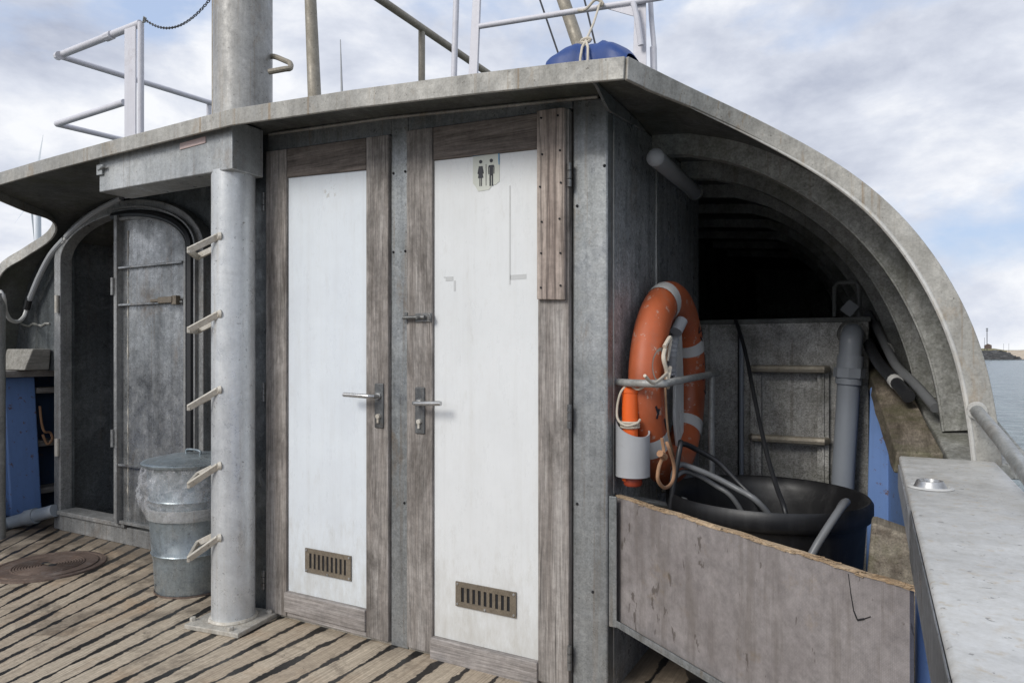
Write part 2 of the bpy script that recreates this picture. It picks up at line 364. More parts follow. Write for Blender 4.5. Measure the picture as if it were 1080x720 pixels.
M['concrete'] = wood('weathered_step', (0.20,0.19,0.165), (0.33,0.32,0.29), axis='Y', darkamt=0.5)
M['stick'] = paint('sign_sticker', (0.60,0.62,0.55), 0.5, 0.2, (0.45,0.42,0.33))
M['pink'] = paint('name_plate', (0.72,0.56,0.52), 0.5, 0.3)
M['picto'] = paint('pictogram_black', (0.012,0.014,0.022), 0.5, 0)
M['bluetape'] = paint('blue_tape', (0.03,0.25,0.50), 0.5, 0.1)
M['turb'] = paint('turbine_white', (0.62,0.66,0.70), 0.5, 0)
M['chain'] = paint('chain_metal', (0.07,0.07,0.07), 0.5, 0.2, metal=0.4)
M['wire'] = paint('wire', (0.05,0.05,0.055), 0.5, 0)
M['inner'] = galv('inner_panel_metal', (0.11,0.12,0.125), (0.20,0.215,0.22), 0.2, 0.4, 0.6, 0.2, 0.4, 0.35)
M['residue'] = paint('glue_residue', (0.42,0.38,0.33), 0.8, 0.6, (0.25,0.2,0.15))
M['hullpaint'] = paint('hull_blue', (0.05,0.11,0.30), 0.4, 0.3)

mm = Mat('left_panel_sky_tint'); m = mm
v = m.noise(sc_=3.5, detail=6, rough=0.65); c = m.mix(m.ramp(v, [(0.3,0.0),(0.7,1.0)]), (0.66,0.70,0.735), (0.74,0.785,0.815))  # blue cast of the sky reflection is put into the panel colour
st = m.noise(scale=(18,18,0.8), sc_=1.5, detail=6, rough=0.7); c = m.mix(m.math('MULTIPLY', m.ramp(st, [(0.48,0.0),(0.8,1.0)]), 0.22), c, (0.45,0.44,0.42))
vm = m.n('ShaderNodeVectorMath', operation='DISTANCE'); spos = P(348,202,Y=2.084); off_ = Vector((-2.4,2.09,0))
m.l(m.co, vm.inputs[0]); vm.inputs[1].default_value = spos-off_
blot = m.noise(sc_=55, detail=5, rough=0.6); fall = m.ramp(vm.outputs['Value'], [(0.015,0.29),(0.080,0.0)])
c = m.mix(m.ramp(m.math('ADD', blot, fall), [(0.80,0.0),(0.85,0.6)]), c, (0.44,0.42,0.38))
zz = m.n('ShaderNodeSeparateXYZ'); m.l(m.co, zz.inputs[0])
low = m.n('ShaderNodeMapRange'); m.l(zz.outputs[2], low.inputs[0]); low.inputs[1].default_value = 0.08; low.inputs[2].default_value = 0.50; low.inputs[3].default_value = 0.30; low.inputs[4].default_value = 0.0
gr = m.noise(scale=(9,9,3), sc_=3, detail=10, rough=0.75)
c = m.mix(m.ramp(m.math('ADD', gr, low.outputs[0]), [(0.57,0.0),(0.92,0.5)]), c, (0.40,0.37,0.30))
hand = m.noise(scale=(3,3,1.2), sc_=5, detail=9, rough=0.8, loc=(2,2,2))
c = m.mix(m.ramp(hand, [(0.52,0.0),(0.78,0.25)]), c, (0.50,0.49,0.46))
m.bump(m.noise(sc_=3), 0.12, 0.02); M['white'] = m.fin(c, m.ramp(hand, [(0.4,0.25),(0.65,0.5)]))
m = Mat('right_panel_paint'); v = m.noise(sc_=3.5, detail=6, rough=0.65); c = m.mix(m.ramp(v, [(0.3,0.0),(0.7,1.0)]), (0.69,0.705,0.70), (0.75,0.765,0.76))
zz = m.n('ShaderNodeSeparateXYZ'); m.l(m.co, zz.inputs[0])
low = m.n('ShaderNodeMapRange'); m.l(zz.outputs[2], low.inputs[0]); low.inputs[1].default_value = 0.08; low.inputs[2].default_value = 0.50; low.inputs[3].default_value = 0.30; low.inputs[4].default_value = 0.0
gr = m.noise(scale=(9,9,3), sc_=3, detail=10, rough=0.75)
c = m.mix(m.ramp(m.math('ADD', gr, low.outputs[0]), [(0.57,0.0),(0.92,0.5)]), c, (0.40,0.37,0.30))
hand = m.noise(scale=(3,3,1.2), sc_=5, detail=9, rough=0.8, loc=(2,2,2))
c = m.mix(m.ramp(hand, [(0.52,0.0),(0.78,0.25)]), c, (0.50,0.49,0.46))
st = m.noise(scale=(18,18,0.8), sc_=1.5, detail=6, rough=0.7); c = m.mix(m.math('MULTIPLY', m.ramp(st, [(0.48,0.0),(0.8,1.0)]), 0.22), c, (0.45,0.43,0.38))
m.bump(m.noise(sc_=3), 0.12, 0.02); M['white2'] = m.fin(c, m.ramp(hand, [(0.4,0.25),(0.65,0.5)]))
# bag
m = Mat('plastic_bag'); m.bump(m.noise(sc_=28, detail=6, rough=0.7, dist=1.5), 0.7, 0.01)
fz = m.noise(sc_=16, detail=6, rough=0.7, dist=1.2); m.l(m.ramp(fz, [(0.38,0.05),(0.70,0.40)]), m.b.inputs['Alpha']); m.b.inputs['Transmission Weight'].default_value = 0.0
M['bag'] = m.fin((0.88,0.89,0.92), 0.10)
# board: rough plywood face with a fine woven print
m = Mat('board_face')
v = m.noise(sc_=3, detail=8, rough=0.7, dist=0.5)
c = m.ramp(v, [(0.3, (0.185,0.165,0.160)), (0.7, (0.305,0.280,0.270))])
c = m.mix(0.5, c, m.ramp(m.noise(sc_=30, detail=9, rough=0.78), [(0.36,0.28),(0.64,0.72)]), 'OVERLAY')
st = m.noise(scale=(16,16,1.3), sc_=1.3, detail=6, rough=0.65)
c = m.mix(m.math('MULTIPLY', m.ramp(st, [(0.52, 0.0), (0.66, 1.0)]), 0.5), c, (0.13,0.11,0.095))
sp = m.noise(scale=(1,1,0.45), sc_=26, detail=4, rough=0.6, dist=0.3)
c = m.mix(m.math('MULTIPLY', m.ramp(sp, [(0.635, 0.0), (0.665, 1.0)]), 0.75), c, (0.075,0.06,0.05))
ye = m.noise(sc_=5, detail=6, rough=0.7, loc=(3,3,9))
c = m.mix(m.math('MULTIPLY', m.ramp(ye, [(0.60, 0.0), (0.72, 1.0)]), 0.55), c, (0.19,0.13,0.06))
w1 = m.n('ShaderNodeTexWave', wave_type='BANDS', bands_direction='Z'); w1.inputs['Scale'].default_value = 95; m.l(m.co, w1.inputs[0])
w2 = m.n('ShaderNodeTexWave', wave_type='BANDS', bands_direction='X'); w2.inputs['Scale'].default_value = 95; m.l(m.co, w2.inputs[0])
wv = m.math('MULTIPLY', w1.outputs[1], w2.outputs[1])
c = m.mix(0.13, c, m.ramp(wv, [(0,0.2),(0.6,0.9)]), 'OVERLAY')
m.bump(wv, 0.3, 0.001); m.bump(sp, 0.15, 0.002)
M['board'] = m.fin(c, 0.62)
M['frayed'] = wood('frayed_edge', (0.28,0.19,0.11), (0.52,0.40,0.27), axis='X', darkamt=0.4)

# deck: UV.x counts planks, UV.y runs along them
m = Mat('deck_planks')
uv = m.tc.outputs['UV']; sep = m.n('ShaderNodeSeparateXYZ'); m.l(uv, sep.inputs[0])
wob = m.noise(scale=(0.0,1,1), sc_=3.2, detail=6, rough=0.62, co=m.co)
wobx = m.noise(scale=(1,1,1), sc_=7.0, detail=6, rough=0.68)
u = m.math('ADD', sep.outputs[0], m.math('MULTIPLY', m.math('SUBTRACT', wobx, 0.5), 0.22))
fl = m.math('FLOOR', sep.outputs[0]); fr = m.math('FRACT', u)
dist = m.math('ABSOLUTE', m.math('SUBTRACT', m.math('FRACT', m.math('ADD', u, 0.5)), 0.5))      # 0 at a seam
wide = m.noise(scale=(1,1,1), sc_=4.2, detail=7, rough=0.7, loc=(8,3,0))
rag = m.noise(sc_=38, detail=4, rough=0.7, loc=(3,3,3))
width = m.math('ADD', m.math('ADD', 0.040, m.math('MULTIPLY', m.math('SUBTRACT', rag, 0.5), 0.10)), m.math('MULTIPLY', m.ramp(wide, [(0.42, 0.0), (0.70, 1.0)]), 0.20))
seam = m.math('LESS_THAN', dist, width)
seamsoft = m.n('ShaderNodeMapRange'); m.l(m.math('SUBTRACT', dist, width), seamsoft.inputs[0]); seamsoft.inputs[1].default_value = -0.008; seamsoft.inputs[2].default_value = 0.022; seamsoft.inputs[3].default_value = 1; seamsoft.inputs[4].default_value = 0
cmb = m.n('ShaderNodeCombineXYZ'); m.l(sep.outputs[0], cmb.inputs[0]); m.l(m.math('ADD', sep.outputs[1], m.math('MULTIPLY', fl, 3.7)), cmb.inputs[1])
g = m.noise(scale=(9,0.9,1), sc_=2.3, detail=9, rough=0.7, dist=0.5, co=cmb.outputs[0])
g2 = m.noise(scale=(30,2.2,1), sc_=2.3, detail=5, rough=0.6, co=cmb.outputs[0])
wn = m.n('ShaderNodeTexWhiteNoise', noise_dimensions='1D'); m.l(fl, wn.inputs[1])
c = m.ramp(g, [(0.28, (0.19,0.165,0.14)), (0.5, (0.40,0.36,0.305)), (0.72, (0.64,0.59,0.51))])
c = m.mix(0.45, c, m.ramp(g2, [(0.3,0.25),(0.7,0.8)]), 'OVERLAY')
c = m.mix(m.math('MULTIPLY', wn.outputs[0], 0.35), c, (0.27,0.215,0.165))
yl = m.noise(sc_=2.4, detail=6, rough=0.65, loc=(1,9,3))
c = m.mix(m.math('MULTIPLY', m.ramp(yl, [(0.52,0.0),(0.72,1.0)]), 0.55), c, (0.33,0.20,0.10))
gy = m.noise(sc_=1.5, detail=6, rough=0.65, loc=(6,2,3))
c = m.mix(m.math('MULTIPLY', m.ramp(gy, [(0.46,0.0),(0.66,1.0)]), 0.5), c, (0.36,0.315,0.27))
dk = m.noise(sc_=4, detail=8, rough=0.72, loc=(1,1,1), dist=0.7)
c = m.mix(m.math('MULTIPLY', m.ramp(dk, [(0.52,0.0),(0.66,1.0)]), 0.75), c, (0.105,0.088,0.073))
sp = m.noise(scale=(9,2.5,1), sc_=4.5, detail=3, rough=0.6, co=cmb.outputs[0], loc=(3,3,3))
blob = m.noise(sc_=26, detail=5, rough=0.7, loc=(7,7,1)); spots = m.math('MAXIMUM', m.ramp(sp, [(0.70,0.0),(0.73,1.0)]), m.ramp(blob, [(0.665,0.0),(0.69,1.0)]))
tar = m.math('MAXIMUM', seamsoft.outputs[0], m.math('MULTIPLY', spots, 0.85))
fine = m.noise(sc_=55, detail=6, rough=0.75, loc=(2,7,3)); c = m.mix(0.4, c, m.ramp(fine, [(0.36,0.3),(0.64,0.7)]), 'OVERLAY')
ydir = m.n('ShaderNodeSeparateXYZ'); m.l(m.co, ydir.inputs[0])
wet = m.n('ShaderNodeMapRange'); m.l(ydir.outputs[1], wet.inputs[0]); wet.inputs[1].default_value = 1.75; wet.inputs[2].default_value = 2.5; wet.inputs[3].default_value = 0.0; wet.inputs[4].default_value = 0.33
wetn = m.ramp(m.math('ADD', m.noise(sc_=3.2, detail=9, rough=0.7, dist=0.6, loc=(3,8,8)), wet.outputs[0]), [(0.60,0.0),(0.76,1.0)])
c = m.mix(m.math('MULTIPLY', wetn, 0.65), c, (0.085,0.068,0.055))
c = m.mix(tar, c, (0.018,0.018,0.019))
m.bump(g2, 0.4, 0.002); m.bump(m.math('SUBTRACT', 1.0, seamsoft.outputs[0]), 0.55, 0.004)
c = m.mix(1.0, c, (1.10,1.03,0.92), 'MULTIPLY')
M['deck'] = m.fin(c, m.mix(m.math('MAXIMUM', m.math('MULTIPLY', wetn, .8), tar), 0.68, 0.36), 0, 0.4)

# ------------------------------------------------------------------ shell profile (cross-section of the whaleback roof)
SB = [(660,62,1.84),(690,77,1.93),(712,88,2.02),(730,97,2.09),(762,111,2.19),(797,127,2.26),(830,143,2.29),(863,162,2.30),(897,180,2.30),(930,203,2.30),(963,240,2.30),(984,265,2.30),(1004,300,2.30),(1023,333,2.30),(1036,367,2.30),(1044,400,2.30),(1050,440,2.30),(1054,470,2.30),(1055,490,2.30)]
SB = [P(a, b, Y=y) for a, b, y in SB]
for _ in range(3): SB = SB[:1]+[SB[i]*.5+(SB[i-1]+SB[i+1])*.25 for i in range(1, len(SB)-1)]+SB[-1:]
RX = [-5.27,-5.25,-5.22,-5.14,-5.00,-4.85,-4.66,-4.50,-4.42,-4.22,-3.60,-3.02,-2.25,-1.65,-1.14,-0.815]
RZ = [-0.40,-0.20,0.05,0.33,0.55,0.66,0.76,0.835,0.875,0.905,0.925,0.936,0.944,0.908,0.867,0.838]
RY = [2.2,2.22,2.25,2.28,2.30,2.37,2.42,2.36,2.16,1.84,1.84,1.84,1.84,1.84,1.84,1.84]
NLFT = 10; NMID = 16
RX += [p.x for p in SB]; RZ += [p.z-CAMZ for p in SB]; RY += [p.y for p in SB]
prof = []
pl = [Vector((x, y, z+CAMZ)) for x, y, z in zip(RX, RY, RZ)]
left = spline(pl[:10], 5); mid = pl[9:17]; right = spline(pl[16:], 3)
ICL = len(left)-1; ICR = ICL+len(mid)-1
edge = left[:-1]+mid[:-1]+right
def zroof(x, dz=0):
    best = None
    for a, b in zip(edge[:-1], edge[1:]):
        if a.x <= x <= b.x:
            t = (x-a.x)/max(b.x-a.x, 1e-6); return a.z+(b.z-a.z)*t+dz
    return 1.0
def inward(i):
    a = edge[max(i-2,0)]; b = edge[min(i+2,len(edge)-1)]
    t = Vector((b.x-a.x, 0, b.z-a.z)).normalized()
    return Vector((t.z, 0, -t.x))       # points down / inboard
NRM = [inward(i) for i in range(len(edge))]
YEND = 7.6
# sheer of the bulwark top (world z)
def sheer(y): return lerp([-3, 2.28, 2.58, 3.0, 3.5, 4.5, 7.6], [0.82, 0.82, 0.875, 0.962, 1.05, 1.2, 1.6], y)

# ------------------------------------------------------------------ setting: deck, sea, shore
g = MB(); SP = 0.118; uvs = []
xs = [-7.2+SP*i for i in range(int(7.6/SP)+1)]; ys = [-3+0.25*i for i in range(46)]
def gy(y): return y-2.0 if y > 1.2 else -0.8-0.35*(1-math.exp((y-1.2)*0.9))
for j, y in enumerate(ys):
    for i, x in enumerate(xs):
        s_ = 0.0 if x > -2.0 else (x+2.0)*0.34
        xx = min(max(x+s_*gy(y), -5.3), 0.06)
        g.v.append(Vector((xx, y, 0.0))); uvs.append((x/SP, y))
nx = len(xs)
for j in range(len(ys)-1):
    for i in range(nx-1):
        q = (j*nx+i, j*nx+i+1, (j+1)*nx+i+1, (j+1)*nx+i)
        if abs(g.v[q[0]].x-g.v[q[1]].x) > 1e-4 or abs(g.v[q[3]].x-g.v[q[2]].x) > 1e-4: g.f.append(q)
deck = g.build('deck', M['deck']); tag(deck, kind='structure')
ul = deck.data.uv_layers.new(name='UVMap')
for lp in deck.data.loops: ul.data[lp.index].uv = uvs[lp.vertex_index]
SEA = -2.2
m = Mat('sea_water')
w = m.noise(scale=(1,1,1), sc_=0.9, detail=8, rough=0.62, dist=0.4); w2 = m.noise(sc_=0.13, detail=5)
m.bump(w, 1.0, 0.30); m.bump(w2, 0.8, 0.6)
M['sea'] = m.fin(m.ramp(w, [(0.35,(0.05,0.08,0.08)),(0.65,(0.19,0.24,0.235))]), 0.22)
s_ = MB(); s_.add([(-3000,-3000,SEA),(3000,-3000,SEA),(3000,5000,SEA),(-3000,5000,SEA)], [(0,1,2,3)])
tag(s_.build('sea', M['sea']), kind='structure')
# hull below the deck
h = MB(); h.box((-5.30,-3,-2.6), (-5.24,8,1.0)); h.box((0.20,-3,-2.6), (0.26,8,0.80)); h.box((-5.24,-3,-0.25), (0.20,8.0,-0.12))
h.box((-5.24,-3.05,-2.6),(0.20,-3.0,0.7)); h.box((-5.24,8.0,-2.6),(0.20,8.05,1.0))
tag(h.build('boat_hull', M['hullpaint']), 'blue painted hull of the boat under the planked deck', 'boat hull')

# ------------------------------------------------------------------ deckhouse
dh = thing('deckhouse', 'grey galvanised deckhouse with curved whaleback roof and two weathered toilet doors', 'deckhouse', (-2.4, 2.09, 0))
def taper(p, y):     # the hull narrows towards the bow
    if p.x <= -0.64 or y <= 2.3: return Vector((p.x, y, p.z))
    return Vector((p.x-0.12*(y-2.3)*min(1, (p.x+0.64)/0.85), y, p.z))
def ex(lst, y): return [Vector((p.x, y, p.z)) for p in lst]
r_ = MB(); off = [n*0.008 for n in NRM]
A = edge; B = [taper(p, YEND) for p in edge]
ysteps = [0, .1, .3, .6, 1]
for k in range(4):
    a = [p.lerp(q, ysteps[k]) for p, q in zip(A, B)]; b = [p.lerp(q, ysteps[k+1]) for p, q in zip(A, B)]
    r_.add(a+b, [(i, i+1, len(a)+i+1, len(a)+i) for i in range(len(a)-1)])
    a2 = [p+o for p, o in zip(a, off)]; b2 = [p+o for p, o in zip(b, off)]
    r_.add(a2+b2, [(i, len(a)+i, len(a)+i+1, i+1) for i in range(len(a)-1)])
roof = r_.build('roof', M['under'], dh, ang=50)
# edge flange: follows the cut edge, turned down / inboard
def flange(i0, i1, th, push):
    fm = MB(); Aa = []; Bb = []; T = []
    for i in range(i0, i1+1):
        p = edge[i]; wd = lerp([-5.3,-4.6,-4.0,-0.64,-0.5,0.0,0.26], [.072,.06,.060,.060,.046,.048,.060], p.x)
        a = edge[max(i-1,i0)]; b = edge[min(i+1,i1)]
        t = Vector((b.x-a.x, b.y-a.y, 0)).normalized(); nn = Vector((t.y, -t.x, 0))
        dn = NRM[i] if abs(i-ICR) > 2 else Vector((0,0,-1)).lerp(NRM[i], 0.5).normalized()
        Aa.append(p-dn*0.004+nn*push); Bb.append(p+dn*wd+nn*push); T.append(nn*-th)
    return fm.strip(Aa, Bb, T)
flange(0, ICL, 0.012, 0.010).build('roof_edge', M['fascia'], roof, bevel=0.003, ang=45)
flange(ICL, ICR, 0.012, 0.010).build('roof_edge', M['fascia'], roof, bevel=0.003, ang=45)
flange(ICR, len(edge)-1, 0.012, 0.010).build('roof_edge', M['fascia'], roof, bevel=0.003, ang=45)
# rolled bead along the inner edge of the flange on the starboard arch
pts = []
for i, p in enumerate(edge):
    if p.x > -0.52:
        wd = lerp([-0.5,0.0,0.26], [0.046,0.048,0.060], p.x); pts.append(p+NRM[i]*wd+Vector((0,-0.006,0)))
nb_ = len(pts); MB().tube(pts, [.0008+.0067*min(1, i/(nb_*.4)) for i in range(nb_)], 8).build('edge_bead', M['cap'], roof)
# transverse ribs under the starboard side of the roof
for yr, dp in ((2.56, 0.078), (2.98, 0.075), (3.45, 0.07), (3.95, 0.06), (4.45, 0.06), (4.95, 0.06), (5.45, 0.06), (6.0, 0.06)):
    aa = []; bb = []; x0 = -0.788 if yr < 3.4 else -1.19
    for xq in (x0, (x0-.64)/2): aa.append(Vector((xq, yr, zroof(xq)-.006))); bb.append(Vector((xq, yr, zroof(xq)-dp)))
    for i, p in enumerate(edge):
        if p.x >= -0.641 or False and p.x > -0.785 or False:
            if p.z < sheer(yr)-0.02: continue
            aa.append(taper(p, yr)+NRM[i]*0.006); bb.append(taper(p, yr)+NRM[i]*dp)
    rb = MB(); rb.strip(aa, bb, Vector((0, 0.014, 0)))
    rbo = rb.build('rib', M['rib'], roof, bevel=0.002, ang=45)
    if yr < 3.1:
        f = MB(); f.strip([q+Vector((0,-0.002,0)) for q in bb], [q+Vector((0,0.05,0)) for q in bb], [NRM[0]*0+(b-a).normalized()*0.006 for a, b in zip(aa, bb)])
        f.build('rib_flange', M['rib'], rbo, ang=45)
# roof plate top strip with a reddish sealant line and gusset bracket by the corner
gb = MB(); bx_ = -0.776
gb.prism([(bx_,1.855,zroof(bx_)-0.012),(bx_,2.36,zroof(bx_)-0.012),P(682,139,X=bx_),P(643,117,X=bx_),P(630,90,X=bx_)], (-0.010,0,0))
gb.build('bracket', M['post'], roof, bevel=0.002)
# walls of the toilet block
YW = 2.09
def ztop(x): return zroof(x)-0.014
def wallpoly(x0, x1, z0, z1a, z1b, y0=YW, th=0.05):
    return [(x0,y0,z0),(x1,y0,z0),(x1,y0+th,z0),(x0,y0+th,z0),(x0,y0,z1a),(x1,y0,z1b),(x1,y0+th,z1b),(x0,y0+th,z1a)]
DT = lambda x: lerp([-2.33,-1.664,-1.583,-0.914], [1.974,1.948,1.949,1.920], x)   # door tops
fw = MB()
fw.hexa(wallpoly(-0.912, -0.789, 0, ztop(-.912), ztop(-.789), YW, 0.06))
fw.build('corner_post', M['post'], dh, bevel=0.008, seg=3)
fw = MB(); fw.hexa(wallpoly(-1.664, -1.583, 0, ztop(-1.664), ztop(-1.583), YW-0.004, 0.05)); fw.build('mullion', M['post'], dh, bevel=0.004)
fw = MB(); fw.hexa(wallpoly(-2.46, -2.333, 0, ztop(-2.46), ztop(-2.333), YW, 0.05)); fw.build('jamb', M['bulkhead'], dh, bevel=0.003)
for xa, xb in ((-2.333, -1.664), (-1.583, -0.912)):
    fw = MB(); fw.add([], [])
    fw.hexa([(xa,YW-0.002,DT(xa)+.004),(xb,YW-0.002,DT(xb)+.004),(xb,YW+.05,DT(xb)+.004),(xa,YW+.05,DT(xa)+.004),(xa,YW-0.002,ztop(xa)),(xb,YW-0.002,ztop(xb)),(xb,YW+.05,ztop(xb)),(xa,YW+.05,ztop(xa))])
    fw.build('header', M['bulkhead'] if False else M['post'], dh, bevel=0.003)
    sl = MB(); sl.box((xa, YW+0.0, 0.0), (xb, YW+0.05, 0.012)); sl.build('sill', M['base'], dh, bevel=0.002)
wb = MB(); wb.tube([(-2.32,YW-.006,ztop(-2.32)),(-1.68,YW-.006,ztop(-1.68)),(-0.82,YW-.006,ztop(-.82))], 0.006, 6); wb.build('weld_bead', M['fascia'], dh)
sw = MB(); sw.box((-0.84, YW+0.06, 0), (-0.789, 3.31, 2.3))
# top follows roof: clip under roof
sw = MB(); sw.hexa([(-.84,YW+.06,0),(-.789,YW+.06,0),(-.789,3.31,0),(-.84,3.31,0),(-.84,YW+.06,ztop(-.84)),(-.789,YW+.06,ztop(-.789)),(-.789,3.31,ztop(-.789)),(-.84,3.31,ztop(-.84))])
sw.build('side_wall', M['wall'], dh, bevel=0.003)
wl = MB(); rz = [0.05+0.06*i for i in range(31)]
wl.tube([Vector((-0.789+0.000, 2.62+random.uniform(-.004,.004), z)) for z in rz], [0.004+random.random()*0.003 for _ in rz], 6); wl.build('weld_seam', M['pipe'], dh)
wl = MB(); wl.tube([Vector((-0.789, 2.145, z)) for z in rz], 0.0025, 6); wl.build('weld_seam', M['fascia'], dh)
# block rear and interior partitions so that nothing is hollow
bk = MB()
bk.box((-2.46, 3.26, 0), (-0.84, 3.31, 1.93)); bk.box((-2.46, YW+.05, 0), (-2.41, 3.26, 1.95))
bk.box((-1.25, 3.31, 0), (-1.20, YEND-.05, 1.93)); bk.strip([Vector((taper(p,YEND).x, YEND-.06, -.1)) for p in edge], [taper(p,YEND)+Vector((0,-.06,0)) for p in edge], Vector((0,.05,0)))
bk.build('inner_wall', M['rib'], dh)
for bxx, bzz in ((-1.652,1.80),(-1.596,1.80),(-1.652,1.50),(-1.596,1.50),(-1.60,.55),(-.80,1.72),(-.895,1.60),(-.895,.62),(-.84,.34)):
    bo2 = MB(); bo2.lathe([(0,-.006),(.004,-.005),(.0055,0)], (bxx, YW-.003 if bxx < -1.5 else YW+.001, bzz), 8, 'Y'); bo2.build('bolt', M['dark'], dh)
# port bulkhead with arched doorway
YB = 2.50; AX = -3.93; AR = 0.645; AZ = 1.69; AB = 0.245      # arch centre, inner radius, spring height
bh = MB(); th = 0.03
def lowz(x):
    if abs(x-AX) < AR+.03: return AZ+(AB+.03)*math.sqrt(max(1-((x-AX)/(AR+.03))**2, 0))
    return None
xsb = [-5.22+0.04*i for i in range(70)]; xsb = [x for x in xsb if x < -2.46]+[-2.46]
prev = None
for xa, xb in zip(xsb[:-1], xsb[1:]):
    la, lb = lowz(xa), lowz(xb)
    if la is None or lb is None:
        zl = 1.0 if xb < -4.72 else 0.0
        if la is not None or lb is not None:
            zz = 0.0 if xb > AX else 0.0
        za = zb = zl
    else: za, zb = la, lb
    ta, tb = max(zroof(xa)-.012, za+.001), max(zroof(xb)-.012, zb+.001)
    bh.hexa([(xa,YB,za),(xb,YB,zb),(xb,YB+th,zb),(xa,YB+th,za),(xa,YB,ta),(xb,YB,tb),(xb,YB+th,tb),(xa,YB+th,ta)])
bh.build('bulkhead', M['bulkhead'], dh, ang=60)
sm = MB(); sm.tube([(x, YB-.002, 1.30+0.01*math.sin(x*40)) for x in [-5.15+0.05*i for i in range(8)]], 0.008, 6); sm.build('weld_seam', M['rib'], dh)
# doorway frame (raised coaming), sill, gasket
def archpath(r, y, z0, n=28): 
    return [Vector((AX-r, y, z0))]+[Vector((AX-r*math.cos(PI*k/n), y, AZ+(AB+r-AR)*math.sin(PI*k/n))) for k in range(n+1)]+[Vector((AX+r, y, z0))]
fr = MB(); yo = YB-0.06
Ain = archpath(AR, yo, 0.0); Aout = archpath(AR+0.07, yo, 0.0)
Ain[-1].z = Ain[0].z = Aout[0].z = Aout[-1].z = 0.0
fr.strip(Ain, Aout, Vector((0, 0.075, 0)))
frame = fr.build('door_frame', M['arch'], dh, bevel=0.006, ang=40)
sl = MB(); sl.box((AX-AR, yo-0.004, 0.0), (AX+AR, yo+0.12, 0.10)); sl.box((AX-AR, yo-0.02, 0.10), (AX+0.05, yo+0.10, 0.125)); sl.build('door_sill', M['arch'], frame, bevel=0.004)
gk = MB(); gp = archpath(AR-0.018, yo-0.006, 0.14)[14:]; gk.tube(gp, 0.026, 8); gk.build('gasket', M['gasket'], frame)
gk = MB(); gp = archpath(AR+0.018, yo-0.020, 0.14)[14:]; gk.strip(gp, [p+(p-Vector((AX,p.y,AZ))).normalized()*0.012 if p.z > AZ else p+Vector((0.012,0,0)) for p in gp], Vector((0,0.03,0))); gk.build('frame_lip', M['arch'], frame)
for zc in (0.52, 1.42):
    hg = MB(); hg.tube([(AX-AR-0.012, yo-0.012, zc-0.055), (AX-AR-0.012, yo-0.012, zc+0.055)], 0.013, 10); hg.build('hinge', M['step'], frame)
# inside compartment seen through the open half
ins = MB(); ins.box((AX-AR-.15, 2.84, 0.0), (AX+AR+.1, 2.87, 2.04)); ins.box((AX-AR-.17, YB+.08, 0), (AX-AR-.14, 3.15, 1.9)); ins.box((AX+AR+.08, YB+.08, 0), (AX+AR+.11, 3.15, 1.95))
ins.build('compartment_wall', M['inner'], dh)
# arched door leaf, closed starboard half
yl = yo-0.008
n = 16; rl = AR-0.035
lb_ = AB-0.035
lf = [Vector((AX, yl, 0.135))]+[Vector((AX+rl, yl, 0.135))]+[Vector((AX+rl*math.cos(PI/2*k/n), yl, AZ+lb_*math.sin(PI/2*k/n))) for k in range(n+1)]
leaf = MB().prism(lf, (0, 0.02, 0)).build('arched_door', M['leaf'], dh, bevel=0.003)
lp = MB(); rim = lf[1:]+[]
ri = []
for p in rim:
    c0 = Vector((AX, p.y, AZ)); q = p+(c0-p).normalized()*0.018 if p.z > AZ else p-Vector((0.018,0,0)); ri.append(q)
lp.strip(rim, ri, Vector((0,-0.022,0))); lp.box((AX-0.012, yl-0.035, 0.125), (AX+0.016, yl+0.02, AZ+lb_+0.012)); lp.box((AX+0.016, yl-0.022, 0.125), (AX+rl, yl-0.0, 0.143))
lp.build('leaf_rim', M['arch'], leaf, bevel=0.002)
for zc in (0.46, 1.385, 1.60):
    b = MB(); w_ = rl if zc < AZ else math.sqrt(rl*rl-(zc-AZ)**2); b.box((AX+0.02, yl-0.03, zc), (AX+w_-0.02, yl, zc+0.012)); b.build('stiffener', M['leaf'], leaf, bevel=0.002)
wd = MB()
wd.tube([Vector((AX+.072+random.uniform(-.002,.002), yl-.001, .2+.03*k)) for k in range(55)], [max(.0012, random.uniform(-.004,.007)) for k in range(55)], 6)
wd.build('weld', M['step'], leaf)
b = MB(); b.box((AX+.34, yl-0.045, 1.395), (AX+.44, yl-.028, 1.412)); b.box((AX+.42, yl-.055, 1.385), (AX+.54, yl-.026, 1.42)); b.box((AX+.53, yl-.05, 1.375),(AX+.57, yl-.02,1.425)); b.build('latch', M['brass'], leaf, bevel=0.004)
for zc in (0.62, 1.50):
    hg = MB(); hg.tube([(AX-0.014, yl-0.04, zc-0.05), (AX-0.014, yl-0.04, zc+0.05)], 0.010, 10); hg.build('hinge', M['arch'], leaf)
